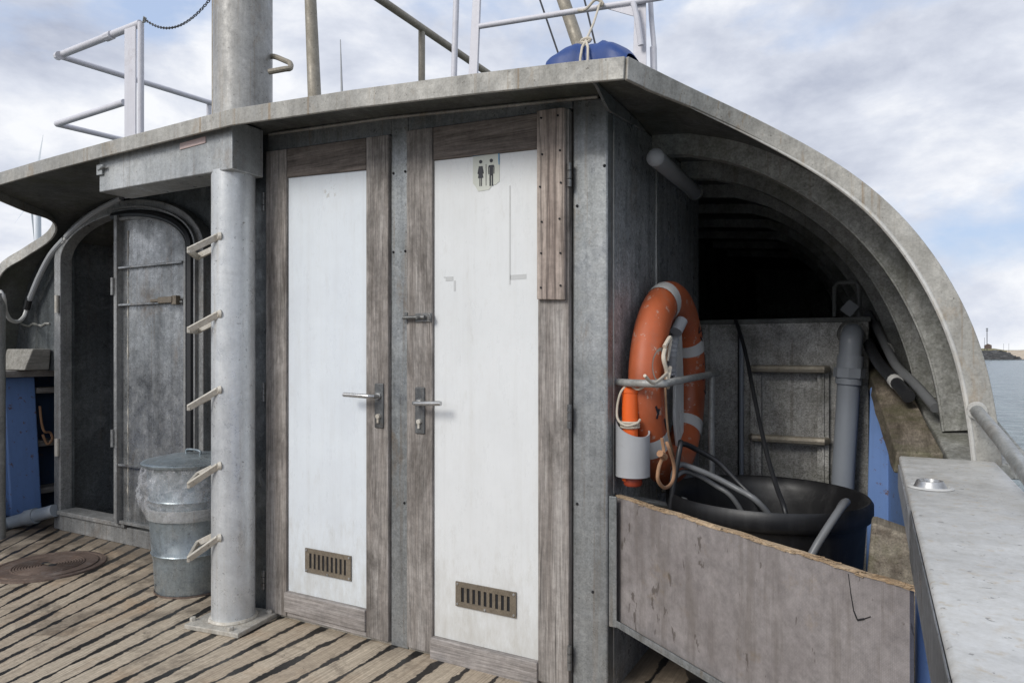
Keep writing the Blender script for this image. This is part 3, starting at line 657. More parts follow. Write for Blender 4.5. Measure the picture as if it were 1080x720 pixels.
# conduit and cable on the bulkhead
cd = [P(128,209,Y=2.44), P(100,224,Y=2.44), P(80,240,Y=2.44), P(70,250,Y=2.44)]
cd2 = [P(68,252,Y=2.44), P(54,268,Y=2.44), P(42,290,Y=2.44), P(31,316,Y=2.44)]
t_ = thing('conduit', 'grey conduit curving over the arched doorway down to a black sleeve', 'conduit', tuple(P(50,285,Y=2.44)))
MB().tube(cd, 0.017, 10, smooth=5).build('pipe', M['greyplastic'], t_); MB().tube(cd2, 0.017, 10, smooth=5).build('pipe', M['greyplastic'], t_)
MB().tube([P(71,249,Y=2.44), P(66,256,Y=2.44)], 0.012, 8).build('joint', M['whitecable'], t_)
MB().tube([P(31,314,Y=2.44), P(28,326,Y=2.44)], 0.020, 10).build('sleeve', M['black'], t_)
cb = MB(); cb.tube([P(28,326,Y=2.44), P(25,334,Y=2.42), P(19,339,Y=2.36), P(11,337,Y=2.28), P(6,328,Y=2.2), P(4,314,Y=2.16), P(0,307,Y=2.15)], 0.012, 8, smooth=6); cb.build('cable', M['whitecable'], t_)

# ------------------------------------------------------------------ toilet doors (parts of the deckhouse)
YD = YW-0.018
def door(x0, x1, pl_, pr_, zpb, panel_mat, lab, ptl, ptr):
    fm = MB(); y0, y1 = YD, YD+0.045
    fm.hexa([(x0+.003,y0,.014),(pl_,y0,.014),(pl_,y1,.014),(x0+.003,y1,.014),(x0+.003,y0,DT(x0)),(pl_,y0,DT(pl_)),(pl_,y1,DT(pl_)),(x0+.003,y1,DT(x0))])
    fm.hexa([(pr_,y0,.014),(x1-.003,y0,.014),(x1-.003,y1,.014),(pr_,y1,.014),(pr_,y0,DT(pr_)),(x1-.003,y0,DT(x1)),(x1-.003,y1,DT(x1)),(pr_,y1,DT(pr_))])
    d = fm.build('door', M['wood'], dh, bevel=0.004); d['label'] = lab
    tr = MB(); e_ = 0.002
    tr.hexa([(pl_+e_,y0+.002,ptl),(pr_-e_,y0+.002,ptr),(pr_-e_,y1,ptr),(pl_+e_,y1,ptl),(pl_+e_,y0+.002,DT(pl_)),(pr_-e_,y0+.002,DT(pr_)),(pr_-e_,y1,DT(pr_)),(pl_+e_,y1,DT(pl_))])
    tr.build('top_rail', M['woodh'], d, bevel=0.004)
    br = MB(); br.box((pl_-0.006,y0-0.008,zpb-0.085),(pr_+0.001,y0+0.03,zpb-0.001)); br.build('bottom_rail', M['woodlow'], d, bevel=0.005)
    br = MB(); br.box((pl_+e_,y0+.003,0.014),(pr_-e_,y1,zpb-0.088)); br.build('kick_board', M['woodlow'], d, bevel=0.003)
    pn = MB(); pn.hexa([(pl_+e_,y0+.012,zpb),(pr_-e_,y0+.012,zpb),(pr_-e_,y1-.005,zpb),(pl_+e_,y1-.005,zpb),(pl_+e_,y0+.012,ptl-.001),(pr_-e_,y0+.012,ptr-.001),(pr_-e_,y1-.005,ptr-.001),(pl_+e_,y1-.005,ptl-.001)])
    pn.build('panel', panel_mat, d)
    return d
d1 = door(-2.33, -1.664, -2.206, -1.776, 0.12, M['white'], 'narrower looking left door with white panel tinted blue as sky reflection and scraped sticker marks', 1.850, 1.829)
d2 = door(-1.583, -0.914, -1.463, -1.031, 0.078, M['white2'], 'right door with warm white panel, toilet sign and a raw wooden patch board', 1.823, 1.805)
pb = MB(); pb.hexa([(-1.026,YD-.018,1.295),(-.925,YD-.018,1.29),(-.925,YD-.001,1.29),(-1.026,YD-.001,1.295),(-1.026,YD-.018,1.925),(-.925,YD-.018,1.92),(-.925,YD-.001,1.92),(-1.026,YD-.001,1.925)])
pbo = pb.build('patch_board', M['patch'], d2, bevel=0.003)
for k in range(6):
    for xx in (-1.008, -0.943): MB().lathe([(0,-.0215),(.0035,-.0215),(.0035,-.017)], (xx+random.uniform(-.006,.006), YD, 1.33+k*.112+random.uniform(-.01,.01)), 8, 'Y').build('nail', M['dark'], d2)
YP = YD+0.012
def grille(px0, py0, px1, py1, par, nsl=9):
    a = P(px0, py0, Y=YP); b = P(px1, py1, Y=YP); x0, x1 = a.x, b.x; z1, z0 = a.z, b.z
    n = nsl; mg = 0.018; w = (x1-x0-2*mg)/n; g_ = MB(); yb = YP-0.007
    g_.box((x0,yb,z0),(x1,YP-.001,z0+.018)); g_.box((x0,yb,z1-.018),(x1,YP-.001,z1))
    g_.box((x0,yb,z0+.018),(x0+mg+w*.25,YP-.001,z1-.018)); g_.box((x1-mg-w*.25,yb,z0+.018),(x1,YP-.001,z1-.018))
    for k in range(n-1):
        xc = x0+mg+w*(k+1); g_.box((xc-w*.25,yb+.001,z0+.018),(xc+w*.25,YP-.001,z1-.018))
    go = g_.build('vent_grille', M['brass'], par)
    bk_ = MB(); bk_.box((x0+.004,YP-.003,z0+.004),(x1-.004,YP-.0005,z1-.004)); bk_.build('grille_back', M['dark'], go) if False else bk_.build('grille_back', M['dark'], par)
    for sx, sz in ((x0+.008,z0+.008),(x1-.008,z0+.008),(x0+.008,z1-.008),(x1-.008,z1-.008),((x0+x1)/2,z0+.006)): MB().lathe([(0,-.0105),(.004,-.010),(.005,-.007)], (sx, YP, sz), 10, 'Y').build('screw', M['steel'], par)
def mid_z(py0, py1, px): return P(px, py0, Y=YP).z, P(px, py1, Y=YP).z
grille(323, 577, 371, 612, d1); grille(481.5, 612, 545, 651, d2)
def lever(px, pyt, pyb, dirx, ly, par, ln):
    a = P(px, pyt, Y=YD); b = P(px, pyb, Y=YD); x = a.x; pz = MB(); hw = 0.021
    pz.box((x-hw, YD-.007, b.z), (x+hw, YD-.0005, a.z)); po = pz.build('door_handle', M['darksteel'], par, bevel=0.005)
    zc = P(px, ly, Y=YD-.03).z
    l_ = MB(); l_.tube([(x, YD-.006, zc), (x, YD-.014, zc)], 0.013, 14); l_.tube([(x, YD-.01, zc), (x, YD-.04, zc), (x+dirx*.012, YD-.05, zc), (x+dirx*ln, YD-.05, zc+.004)], 0.0085, 12)
    l_.build('lever', M['steel'], par)
    k = MB(); k.lathe([(0,-.016),(.009,-.016),(.010,-.007)], (x, YD, b.z+.045), 12, 'Y'); k.box((x-.004, YD-.014, b.z+.020),(x+.004,YD-.006,b.z+.045)); k.build('lock_cylinder', M['step'], par)
lever(400.5, 404, 451, -1, 418, d1, 0.135); lever(443.5, 408, 457, 1, 425, d2, 0.125)
for (xh, zs, par) in ((-0.9125, (1.70, 0.91, 0.12), d2), (-2.334, (1.76, 0.95, 0.15), d1)):
    for z in zs:
        hh = MB(); 
        for q in range(3): hh.tube([(xh, YD-.006, z-.04+q*.027), (xh, YD-.006, z-.04+q*.027+.024)], 0.0075, 10)
        hh.build('hinge', M['darksteel'], par)
# sliding bolt between the doors
a = P(429, 335, Y=YD-.01); b = P(456, 335, Y=YD-.01)
bl = MB(); bl.box((a.x+.035, YD-.006, a.z-.018), (b.x-.006, YD-.0005, a.z+.016)); bo = bl.build('bolt_latch', M['darksteel'], d2, bevel=.003)
bl = MB(); bl.tube([(a.x-.012, YD-.016, a.z), (b.x-.03, YD-.016, a.z)], 0.007, 10); bl.tube([(b.x-.05, YD-.016, a.z),(b.x-.05, YD-.04, a.z-.004)], 0.005, 8); bl.tube([(b.x-.012,YD-.014,a.z-.012),(b.x-.004,YD-.014,a.z),(b.x-.012,YD-.014,a.z+.012)],0.005,8)
bl.box((a.x-.016, YW-.022, a.z-.02),(a.x-.002, YW-.004, a.z+.02)); bl.build('bolt_rod', M['darksteel'], d2)
# toilet sign
def sgn(u, v, y=-0.0015): 
    p = P(499+u*28, 0, Y=YP); q0 = P(499,163,Y=YP); q1 = P(527,159.5,Y=YP)
    x = q0.x+(q1.x-q0.x)*u; zt = q0.z+(q1.z-q0.z)*u; return Vector((x, YP+y, zt-.004-v*0.130))
sg = MB().prism([sgn(0,0.0), sgn(1,0.0), sgn(1,.78), sgn(.86,.86), sgn(.74,.86), sgn(.6,.98), sgn(.2,1.0), sgn(.12,.88), sgn(0,.76)], (0,0.001,0)).build('toilet_sign', M['stick'], d2)
pk = MB(); Y0 = -0.0028
def poly(pts): pk.prism([sgn(u, v, Y0) for u, v in pts], (0,0.001,0))
def disc(u, v, r): poly([(u+r*math.cos(2*PI*k/14), v+r*0.78*math.sin(2*PI*k/14)) for k in range(14)])
disc(.30,.20,.062); poly([(.23,.32),(.37,.32),(.42,.52),(.385,.53),(.35,.40),(.40,.64),(.345,.64),(.345,.86),(.315,.86),(.315,.64),(.285,.64),(.285,.86),(.255,.86),(.255,.64),(.20,.64),(.25,.40),(.215,.53),(.18,.52)])
disc(.70,.20,.062); poly([(.62,.32),(.78,.32),(.81,.36),(.81,.56),(.785,.56),(.785,.38),(.765,.38),(.765,.88),(.715,.88),(.715,.60),(.685,.60),(.685,.88),(.635,.88),(.635,.38),(.615,.38),(.615,.56),(.59,.56),(.59,.36)])
poly([(.495,.28),(.51,.28),(.51,.86),(.495,.86)])
pk.build('pictogram', M['picto'], d2)
tp = MB(); tp.prism([sgn(0,-.01,-.003), sgn(1,-.01,-.003), sgn(1,.02,-.003), sgn(0,.03,-.003)], (0,.0008,0)); tp.prism([sgn(.965,0.021,-.003), sgn(1.0,0.021,-.003), sgn(1.0,.33,-.003), sgn(.975,.33,-.003)], (0,.0008,0)); tp.build('tape', M['bluetape'], d2)
# sticker residue on left door, tape ghosts on right door
M['ghost'] = paint('tape_ghost', (0.56,0.57,0.56), 0.5, 0.3)
for (x0,y0,x1,y1) in ((538,290,555,294),(537,196,538.5,300),(470,292,478,296),(478.5,296,480.5,307),(468,292,470,293)):
    gz = MB(); a = P(x0,y0,Y=YP-.0009); b = P(x1,y1,Y=YP-.0009); gz.box((a.x,a.y,b.z),(b.x,a.y+.0006,a.z)); gz.build('tape_mark', M['ghost'], d2)
# ------------------------------------------------------------------ support column
cx, cy = -2.385, 1.955
co = thing('support_column', 'thick light grey steel column with five folded steps at the port side of the doors', 'column', (cx, cy, 0))
c_ = MB(); c_.tube([(cx,cy,0.02),(cx,cy,1.86)], 0.0855, 48); c_.build('pole', M['col'], co, ang=50)
c_ = MB(); zz = []
for k in range(49):
    a = 2*PI*k/48; zz.append(Vector((cx+math.cos(a)*(.086+random.uniform(0,.004)), cy+math.sin(a)*(.086+random.uniform(0,.004)), .022)))
c_.tube(zz[:-1], 0.009, 6, closed=True); c_.build('weld', M['step'], co)
bp = MB(); bp.obox((cx+.005, cy-0.005, 0.010), (0.135,0.02,0), (-0.02,0.125,0), (0,0,0.010)); bpo = bp.build('base_plate', M['base'], co, bevel=0.004)
for dx, dy in ((.105,-.10),(-.115,-.105),(-.10,.09),(.10,.10)):
    nb = MB(); nb.lathe([(0,.034),(.011,.034),(.013,.03),(.013,.019)], (cx+dx,cy+dy,0), 6); nb.build('bolt', M['base'], co, bevel=.001)
for (py, ) in ((249,),(331,),(411,),(491,),(567,)):
    A0 = P(232, py, Y=cy-0.045); zc = A0.z; st = MB()
    a_ = Vector((cx+.015, cy-.085, P(231, py, Y=cy-.085).z)); b_ = P(199.5, py+15+(py-250)*.022, d=2.77); c_ = P(208, 371, d=2.98); c_.z = b_.z+.002; d_ = Vector((cx-.080, cy+.030, a_.z-.003))
    st.tube([a_+Vector((.004,.008,0)), a_+Vector((-.002,-.004,0))], [.020,.013], 12)
    st.bar(a_, b_, .013, .026, (0.3,-.4,1)); st.bar(b_+Vector((.004,-.006,0)), c_, .013, .026, (0,0,1)); st.bar(c_, d_, .013, .026, (0,0,1))
    st.build('step', M['step'], co, bevel=0.003)
# box beam on top
bm_ = MB(); yb0, yb1 = 1.872, 2.03
bm_.hexa([(-3.19,yb0,1.855),(-2.292,yb0,1.848),(-2.292,yb1,1.848),(-3.19,yb1,1.855),(-3.19,yb0,zroof(-3.19)-.015),(-2.292,yb0,zroof(-2.292)-.015),(-2.292,yb1,zroof(-2.292)-.015),(-3.19,yb1,zroof(-3.19)-.015)])
bo = bm_.build('beam', M['beam'], co, bevel=0.006)
np_ = MB(); a = P(190,152.5,Y=yb0-.002); b = P(217,157,Y=yb0-.002); np_.hexa([(a.x,yb0-.004,a.z-.022),(b.x,yb0-.004,a.z-.016),(b.x,yb0-.0005,a.z-.016),(a.x,yb0-.0005,a.z-.022),(a.x,yb0-.004,a.z+.004),(b.x,yb0-.004,a.z+.010),(b.x,yb0-.0005,a.z+.010),(a.x,yb0-.0005,a.z+.004)])
np_.build('name_plate', M['pink'], bo)
np_ = MB(); np_.box((-3.192,yb0-.012,1.93),(-3.15,yb0-.001,1.98)); np_.tube([(-3.18,yb0-.008,1.955),(-3.12,yb0-.02,1.965)],.008,8); np_.build('lug', M['beam'], bo, bevel=.003)
# ------------------------------------------------------------------ rubbish bin
tb = thing('rubbish_bin', 'galvanised lidded rubbish bin with a clear bag bulging out beside the column', 'rubbish bin', (-2.91, 2.155, 0))
bx, by = -2.91, 2.155
body = MB(); body.lathe([(0,.012),(.150,.012),(.158,0),(.165,.012),(.172,.15),(.178,.18),(.182,.186),(.178,.192),(.190,.36),(.192,.372)], (bx,by,0), 48); bdo = body.build('body', M['bin'], tb, ang=50)
bd = MB(); bd.lathe([(.192,.352),(.200,.350),(.202,.400),(.196,.402),(.186,.398)], (bx,by,0), 48); bd.build('band', M['beam'], tb, ang=50)
up = MB(); up.lathe([(.182,.385),(.186,.42),(.190,.43),(.194,.436),(.190,.442),(.200,.595),(.203,.60)], (bx,by,0), 48); up.build('upper_bucket', M['bin'], tb, ang=50)
ld = MB(); ld.lathe([(.203,.598),(.221,.594),(.224,.604),(.215,.612),(.195,.615),(.180,.612),(.165,.622),(.12,.630),(.05,.634),(0,.634)], (bx,by,0), 48); ldo = ld.build('lid', M['bin'], tb, ang=50)
hd = MB(); hd.tube([(bx-.05,by,.632),(bx-.045,by,.652),(bx+.045,by,.652),(bx+.05,by,.632)], .005, 8, smooth=4); hd.build('lid_handle', M['bin'], ldo)
rt = MB(); rt.lathe([(.163,.001),(.169,.001),(.168,.009),(.1655,.007)], (bx,by,0), 40); rt.build('rusty_foot', M['rust'], tb)
bgm = MB(); n, rows = 96, 16
for j in range(rows):
    t = j/(rows-1); z = .612-.24*t
    for k in range(n):
        a = 2*PI*k/n; bulge = max(0, math.sin(PI*min(1, t*1.0)))**.8
        amt = .030*(.35+.65*max(0, math.cos(a-R(200))))
        r = .206+amt*bulge*1.1+.012*bulge*math.sin(a*9+j*.9)*math.sin(a*4+j*1.7)+.005*math.sin(a*23+j*2)*bulge-(.002 if t > .9 else 0)
        bgm.v.append(Vector((bx+r*math.cos(a), by+r*math.sin(a), z+.010*math.sin(a*3+1)*t-.02*t*max(0,math.cos(a-R(230))))))
for j in range(rows-1):
    for k in range(n): bgm.f.append((j*n+k, j*n+(k+1)%n, (j+1)*n+(k+1)%n, (j+1)*n+k))
bgm.build('plastic_bag', M['bag'], tb, ang=80)
# ------------------------------------------------------------------ rusty deck hatch
hx, hy = -3.84, 1.99
ht = thing('deck_hatch', 'round rusty iron deck hatch set flush in the planks before the arched doorway', 'deck hatch', (hx, hy, 0))
pr = [(0,.010)]
for k in range(11):
    r0 = .03+k*.0125; pr += [(r0,.010),(r0+.003,.014),(r0+.008,.014),(r0+.010,.010)]
pr += [(.175,.010),(.19,.012),(.225,.012),(.228,.006),(.236,.006),(.24,.010),(.262,.008),(.266,.001)]
MB().lathe(pr, (hx,hy,0), 64).build('cover', M['rust'], ht, ang=25)
for s_ in (-1, 1): MB().lathe([(0,.0165),(.016,.0165),(.018,.0145)], (hx+s_*.035, hy+.004, 0), 16).build('key_hole', M['dark'], ht)
MB().box((hx-.02,hy-.012,.0142),(hx+.02,hy+.012,.018)).build('key_bar', M['brass'], ht, bevel=.002)
# ------------------------------------------------------------------ port side: bulwark, pipe, post
pbk = thing('port_bulwark', 'bright blue timber bulwark with wooden shelf left of the arched doorway', 'bulwark', (-5.1, 2.5, 0))
b = MB(); b.box((-5.2,-1,0),(-5.15,4.5,.95)); b.build('planking', M['darkblue'], pbk)
for yc in (2.43, 1.75, 1.1, 3.3):
    b = MB(); b.hexa([(-5.15,yc-.10,.06),(-4.93,yc-.10,.06),(-4.93,yc+.09,.06),(-5.15,yc+.09,.06),(-5.15,yc-.10,.955),(-5.02,yc-.10,.955),(-5.02,yc+.09,.955),(-5.15,yc+.09,.955)])
    b.build('stanchion', M['blue'], pbk, bevel=.012)
b = MB(); b.box((-5.24,-1,.957),(-4.90,3.4,1.0)); b.build('cap_rail', M['shelf'], pbk, bevel=.006)
for z in (.86,.50,.18):
    b = MB(); b.box((-5.149,2.53,z-.02),(-5.02,3.2,z+.02)); b.build('batten', M['shelf'], pbk, bevel=.006)
sb = thing('port_sill_block', 'grey weathered block on the shelf at the far left under the conduit', 'block', (-4.95,2.46,1.0))
b = MB(); b.hexa([(-5.05,2.34,1.003),(-4.79,2.34,1.003),(-4.79,2.49,1.003),(-5.05,2.49,1.003),(-5.09,2.38,1.14),(-4.77,2.38,1.14),(-4.77,2.49,1.14),(-5.09,2.49,1.14)]); b.build('block', M['concrete'], sb, bevel=.008)
rp = thing('rope_hank', 'brown rope hank hanging on a batten of the blue bulwark', 'rope', (-5.0,2.6,.6))
MB().tube([P(42,428,X=-4.99),P(44,446,X=-4.98),P(47,455,X=-4.97),P(53,456,X=-4.98),P(55,463,X=-4.97),P(50,468,X=-4.97),P(45,458,X=-4.98)], .008, 8, smooth=5).build('rope', M['tanrope'], rp)
dp = thing('drain_pipe', 'light grey drain pipe with elbow along the deck under the blue bulwark', 'pipe', (-4.85,2.35,.1))
MB().tube([P(-14,530,Y=2.2), P(-2,552,Y=2.24), P(10,551,Y=2.3), P(32,545,Y=2.36), P(58,538,Y=2.42)], .040, 14, smooth=5).build('pipe', M['lightpipe'], dp)
a, b = P(32,545,Y=2.36), P(38,543.5,Y=2.375); MB().tube([a-(b-a)*.6,b], .050, 14).build('coupling', M['lightpipe'], dp)
pp = thing('rail_post', 'grey tubular post at the left edge of the deck', 'post', (-4.66,2.15,0))
q = P(-3,568,Z=0.0); MB().tube([(q.x,q.y,0),(q.x,q.y,1.47)], .042, 16).build('tube', M['pipe'], pp)
# ------------------------------------------------------------------ starboard bulwark
sbk = thing('starboard_bulwark', 'wide grey metal topped bulwark running beside the camera on the right', 'bulwark', (.15, 1.5, 0))
cp = MB(); XI = lambda y: .065-.0150*y
cp.hexa([(XI(-1.2),-1.2,.797),(.262,-1.2,.797),(.262,2.285,.797),(XI(2.285),2.285,.797),(XI(-1.2),-1.2,.82),(.262,-1.2,.82),(.262,2.285,.82),(XI(2.285),2.285,.82)]); cap = cp.build('cap', M['cap'], sbk, bevel=.007, seg=3)
lp = MB(); 
for y0_, y1_, z0_, z1_ in ((-1.2,1.55,.715,.812),(1.552,2.27,.728,.7975)): lp.hexa([(XI(y0_)-.003,y0_,z0_),(XI(y0_)+.004,y0_,z0_),(XI(y1_)+.004,y1_,z0_),(XI(y1_)-.003,y1_,z0_),(XI(y0_)-.003,y0_,z1_),(XI(y0_)+.004,y0_,z1_),(XI(y1_)+.004,y1_,z1_),(XI(y1_)-.003,y1_,z1_)]); lp.build('cap_lip', M['lip'], cap, bevel=.002)
b = MB(); b.box((.258,-1.2,.735),(.266,2.28,.812)); b.build('cap_lip', M['lip'], cap, bevel=.002)
b = MB(); b.box((.095,-1.2,0),(.12,2.29,.79)); b.hexa([(.095,2.29,0),(.12,2.29,0),(-.41,7.5,0),(-.435,7.5,0),(.095,2.29,.76),(.12,2.29,.76),(-.41,7.5,1.5),(-.435,7.5,1.5)]); b.build('planking', M['blue'], sbk)
for yc, w_, mt in ((3.22,.05,'blue'),(2.42,.045,'blue'),(1.74,.05,'blue'),(.8,.05,'blue')):
    x0 = -.080 if yc > 2.9 else .056
    b = MB(); b.hexa([(x0,yc-w_,0),(.095,yc-w_,0),(.095,yc+w_,0),(x0,yc+w_,0),(x0+.02 if yc>2.9 else x0,yc-w_,.8 if yc<2.5 else .975),(.095,yc-w_,.8 if yc<2.5 else .975),(.095,yc+w_,.8 if yc<2.5 else .975),(x0+.02 if yc>2.9 else x0,yc+w_,.8 if yc<2.5 else .975)])
    if yc < 2.5: 
        b = MB(); b.box((x0,yc-w_,0),(.094,yc+w_,.79))
    b.build('stanchion', M[mt], sbk, bevel=.006)
for (yc, zt, xo) in ((2.06, .68, -.045), (1.50, .34, -.015)):
    b = MB(); b.hexa([(xo-.04,yc-.05,0),(.093,yc-.05,0),(.093,yc+.05,0),(xo-.04,yc+.05,0),(xo+.01,yc-.05,zt),(.07,yc-.05,zt-.03),(.07,yc+.05,zt-.03),(xo+.01,yc+.05,zt)])
    b.build('knee', M['mossy'], sbk, bevel=.012)
# wooden cap rail forward of the metal cap, rising with the sheer
ysr = [2.29,2.36,2.45,2.55,2.65,2.78,2.9,3.05,3.2,3.35,3.5,4.0,4.6,5.5,6.5,7.5]
def rail_sec(dx0, dx1, dz0, dz1, mat, name, ylist=ysr, wig=0.003):
    A_=[]; 
    rm = MB()
    for i, y in enumerate(ylist):
        z = sheer(y); w1 = random.uniform(-wig, wig); xl = lerp([2.29,3.3,7.5],[.016,-.072,-.50],y); xr=.0
        A_.append([Vector((xl+dx0+w1,y,z+dz0)),Vector((xl+dx1,y,z+dz0)),Vector((xl+dx1,y,z+dz1)),Vector((xl+dx0+w1+.008,y,z+dz1-.004))])
    for i, a in enumerate(A_): rm.v += a
    for i in range(len(A_)-1):
        for k in range(4): rm.f.append((i*4+k, i*4+(k+1)%4, (i+1)*4+(k+1)%4, (i+1)*4+k))
    rm.f.append((0,1,2,3)); e_=(len(A_)-1)*4; rm.f.append((e_+3,e_+2,e_+1,e_))
    return rm.build(name, mat, sbk, bevel=.006)
rail_sec(0, .125, -.055, .012, M['railwood'], 'wooden_rail')
rail_sec(.135, .34, -.05, -.006, M['rib'], 'ledge')
ff = thing('deck_filler', 'small round metal filler fitting on the right bulwark cap', 'filler cap', tuple(P(981,513,Z=.82)))
q = P(981,514,Z=.82); MB().lathe([(.034,.0),(.030,.006),(.027,.014),(.0255,.016),(.0225,.016),(.021,.010),(0,.009)], q, 32).build('ring', M['steel'], ff)
wr = MB(); wr.lathe([(.033,.001),(.040,.0045),(.046,.001)], q, 28); wr.build('weld', M['cap'], ff)
hr = thing('handrail', 'round grey handrail welded to the foot of the curved roof edge at right', 'handrail', tuple(P(1031,434,Y=2.28)))
a = P(1031,434,Y=2.27); MB().tube([a+Vector((-.002,.02,.004)), P(1056,464,d=1.62), P(1092,512,d=1.32), P(1150,590,d=1.02)], .0165, 16).build('tube', M['pipe'], hr)
MB().tube([a+Vector((0,.018,.004)), a+Vector((0,.003,.001))], .024, 14).build('weld', M['cap'], hr)
# ------------------------------------------------------------------ locker with ladder and grey pipe
YL = 3.34
lk = thing('locker', 'mottled galvanised locker at the back of the dark side passage', 'locker', (-.58, 3.6, 0))
b = MB(); b.box((-1.19,YL,0),(-.068,4.3,1.262)); lko = b.build('body', M['locker'], lk, bevel=.004)
b = MB(); b.box((-1.19,YL-.006,1.25),(-.060,4.3,1.272)); b.build('top', M['under'], lk, bevel=.003)
a = P(780,400,Y=YL); b = MB(); b.box((a.x-.006,YL-.014,.2),(a.x+.004,YL-.0005,1.24)); b.build('seam_strip', M['dark'], lk)
b = MB(); b.tube([(a.x+.012,YL-.02,.2),(a.x+.012,YL-.02,1.2)],.010,8); b.build('rod', M['greypipe'], lk)
ldr = thing('ladder', 'two rung steel ladder fixed on the locker front in the passage', 'ladder', tuple(P(830,430,Y=YL)))
def lx(px): return P(px, 430, Y=YL-.03).x
for px in (797, 868):
    b = MB(); b.box((lx(px)-.024,YL-.028,.3),(lx(px)+.024,YL-.016,P(px,388,Y=YL).z+.01)); b.box((lx(px)-.004,YL-.036,.3),(lx(px)+.006,YL-.029,P(px,388,Y=YL).z)); b.build('side_rail', M['locker'], ldr, bevel=.002)
for py in (389, 463, 533):
    z = P(830,py,Y=YL-.05).z; b = MB(); b.tube([(lx(793),YL-.03,z),(lx(795),YL-.065,z),(lx(870),YL-.065,z),(lx(872),YL-.03,z)], .0175, 8); b.build('rung', M['rust'] if False else M['bronze'], ldr)
gp = thing('grey_drain_pipe', 'thick grey plastic pipe with elbow and coupling at the locker corner', 'pipe', tuple(P(895,430,Y=3.25)))
def gx(px,py,y=3.25): return P(px,py,Y=y)
MB().tube([gx(899,352,3.37), gx(899,352,3.30), gx(898,358,3.26), gx(897,370), gx(893,440), gx(889,505), gx(887,560)], .045, 16, smooth=5).build('pipe', M['greypipe'], gp)
MB().lathe([(.060,-.012),(.060,.0),(.048,.01)], gx(899,352,3.33), 20, 'Y').build('flange', M['locker'], gp)
a, b = gx(896.2,388), gx(895.5,398); MB().tube([a,b], .062, 8).build('coupling', M['greypipe'], gp); MB().tube([a+(a-b)*1.3,a+(a-b)*.02], .052, 16).build('coupling', M['greypipe'], gp); MB().tube([b+(b-a)*.02,b+(b-a)*.7], .053, 16).build('coupling', M['greypipe'], gp)
fr_ = thing('pipe_frame', 'small bent pipe frame standing on the dark locker top', 'pipe frame', (-.2,3.75,1.27))
MB().tube([P(880,334,Y=3.7),P(880,303,Y=3.7),P(884,298,Y=3.7),P(903,298,Y=3.7),P(906,303,Y=3.7),P(906,334,Y=3.7)], .010, 8).build('tube', M['pipe'], fr_)
tg = MB(); a = P(896,325,Y=3.66); tg.obox(a, (.022,0,-.018), (0,.004,0), (.020,0,.024)); t_ = tg.build('tag', M['greyplastic']); tag(t_, 'small pale square tag hanging by the pipe frame on the locker', 'tag')
# ------------------------------------------------------------------ board across the passage
bd = thing('passage_board', 'stained grey board with frayed top edge closing the side passage', 'board', (-.37, 1.85, .3))
A0 = Vector((-.776,2.135,0)); B0 = Vector((.040,1.578,0)); dv = (B0-A0).normalized(); nv = Vector((dv.y,-dv.x,0)); nv = nv if nv.y < 0 else -nv
nseg = 30; zt = [.650+.0012*math.sin(i*.9)+random.uniform(-.001,.001) for i in range(nseg+1)]
bt = MB(); f0 = [A0+(B0-A0)*i/nseg for i in range(nseg+1)]
bt.strip([p+Vector((0,0,.247)) for p in f0], [p+Vector((0,0,z)) for p, z in zip(f0, zt)], -nv*.014); bt.build('panel', M['board'], bd, ang=50)
fy = MB()
fy.strip([p+nv*.0025+Vector((0,0,z-.001-random.uniform(0,.004))) for p, z in zip(f0, zt)], [p+nv*.002+Vector((0,0,z+.003)) for p, z in zip(f0, zt)], -nv*.018)
for k in range(320):
    t = random.random(); p = A0+(B0-A0)*t; z = .650+.0012*math.sin(t*nseg*.9); l_ = random.uniform(.01,.035)
    q = p+nv*random.uniform(-.010,.004)+Vector((0,0,z+random.uniform(-.004,.004))); fy.bar(q, q+dv*l_+Vector((0,0,random.uniform(-.002,.004)))+nv*random.uniform(-.001,.002), .0022, .0018)
fy.build('frayed_edge', M['frayed'], bd)
ck = MB()
for pts in ([(.862,.640),(.868,.60),(.875,.565),(.884,.548),(.90,.556),(.915,.566)],):
    pp_ = [A0+(B0-A0)*u+nv*.0008+Vector((0,0,z)) for u, z in pts]
    for a, b, w_ in zip(pp_[:-1], pp_[1:], (.001,.0015,.0025,.004,.002)): ck.bar(a, b, w_, .0015, nv)
ck.build('crack', M['dark'], bd)
tr = thing('board_track', 'thin steel angle holding the stained passage board', 'angle bar', (-.37, 1.86, .24))
b = MB(); b.bar(A0+Vector((0,0,.241))+nv*.006-dv*.02, B0+Vector((0,0,.241))+nv*.006, .034, .008); b.bar(A0+nv*.021+Vector((0,0,.250))-dv*.02, B0+nv*.021+Vector((0,0,.250)), .004, .016); b.build('ledge', M['post'], tr, bevel=.001)
b = MB(); b.box((-.788,2.098,.235),(-.762,2.104,.655)); b.box((-.788,2.104,.235),(-.783,2.16,.655)); b.build('guide', M['post'], tr, bevel=.0015)
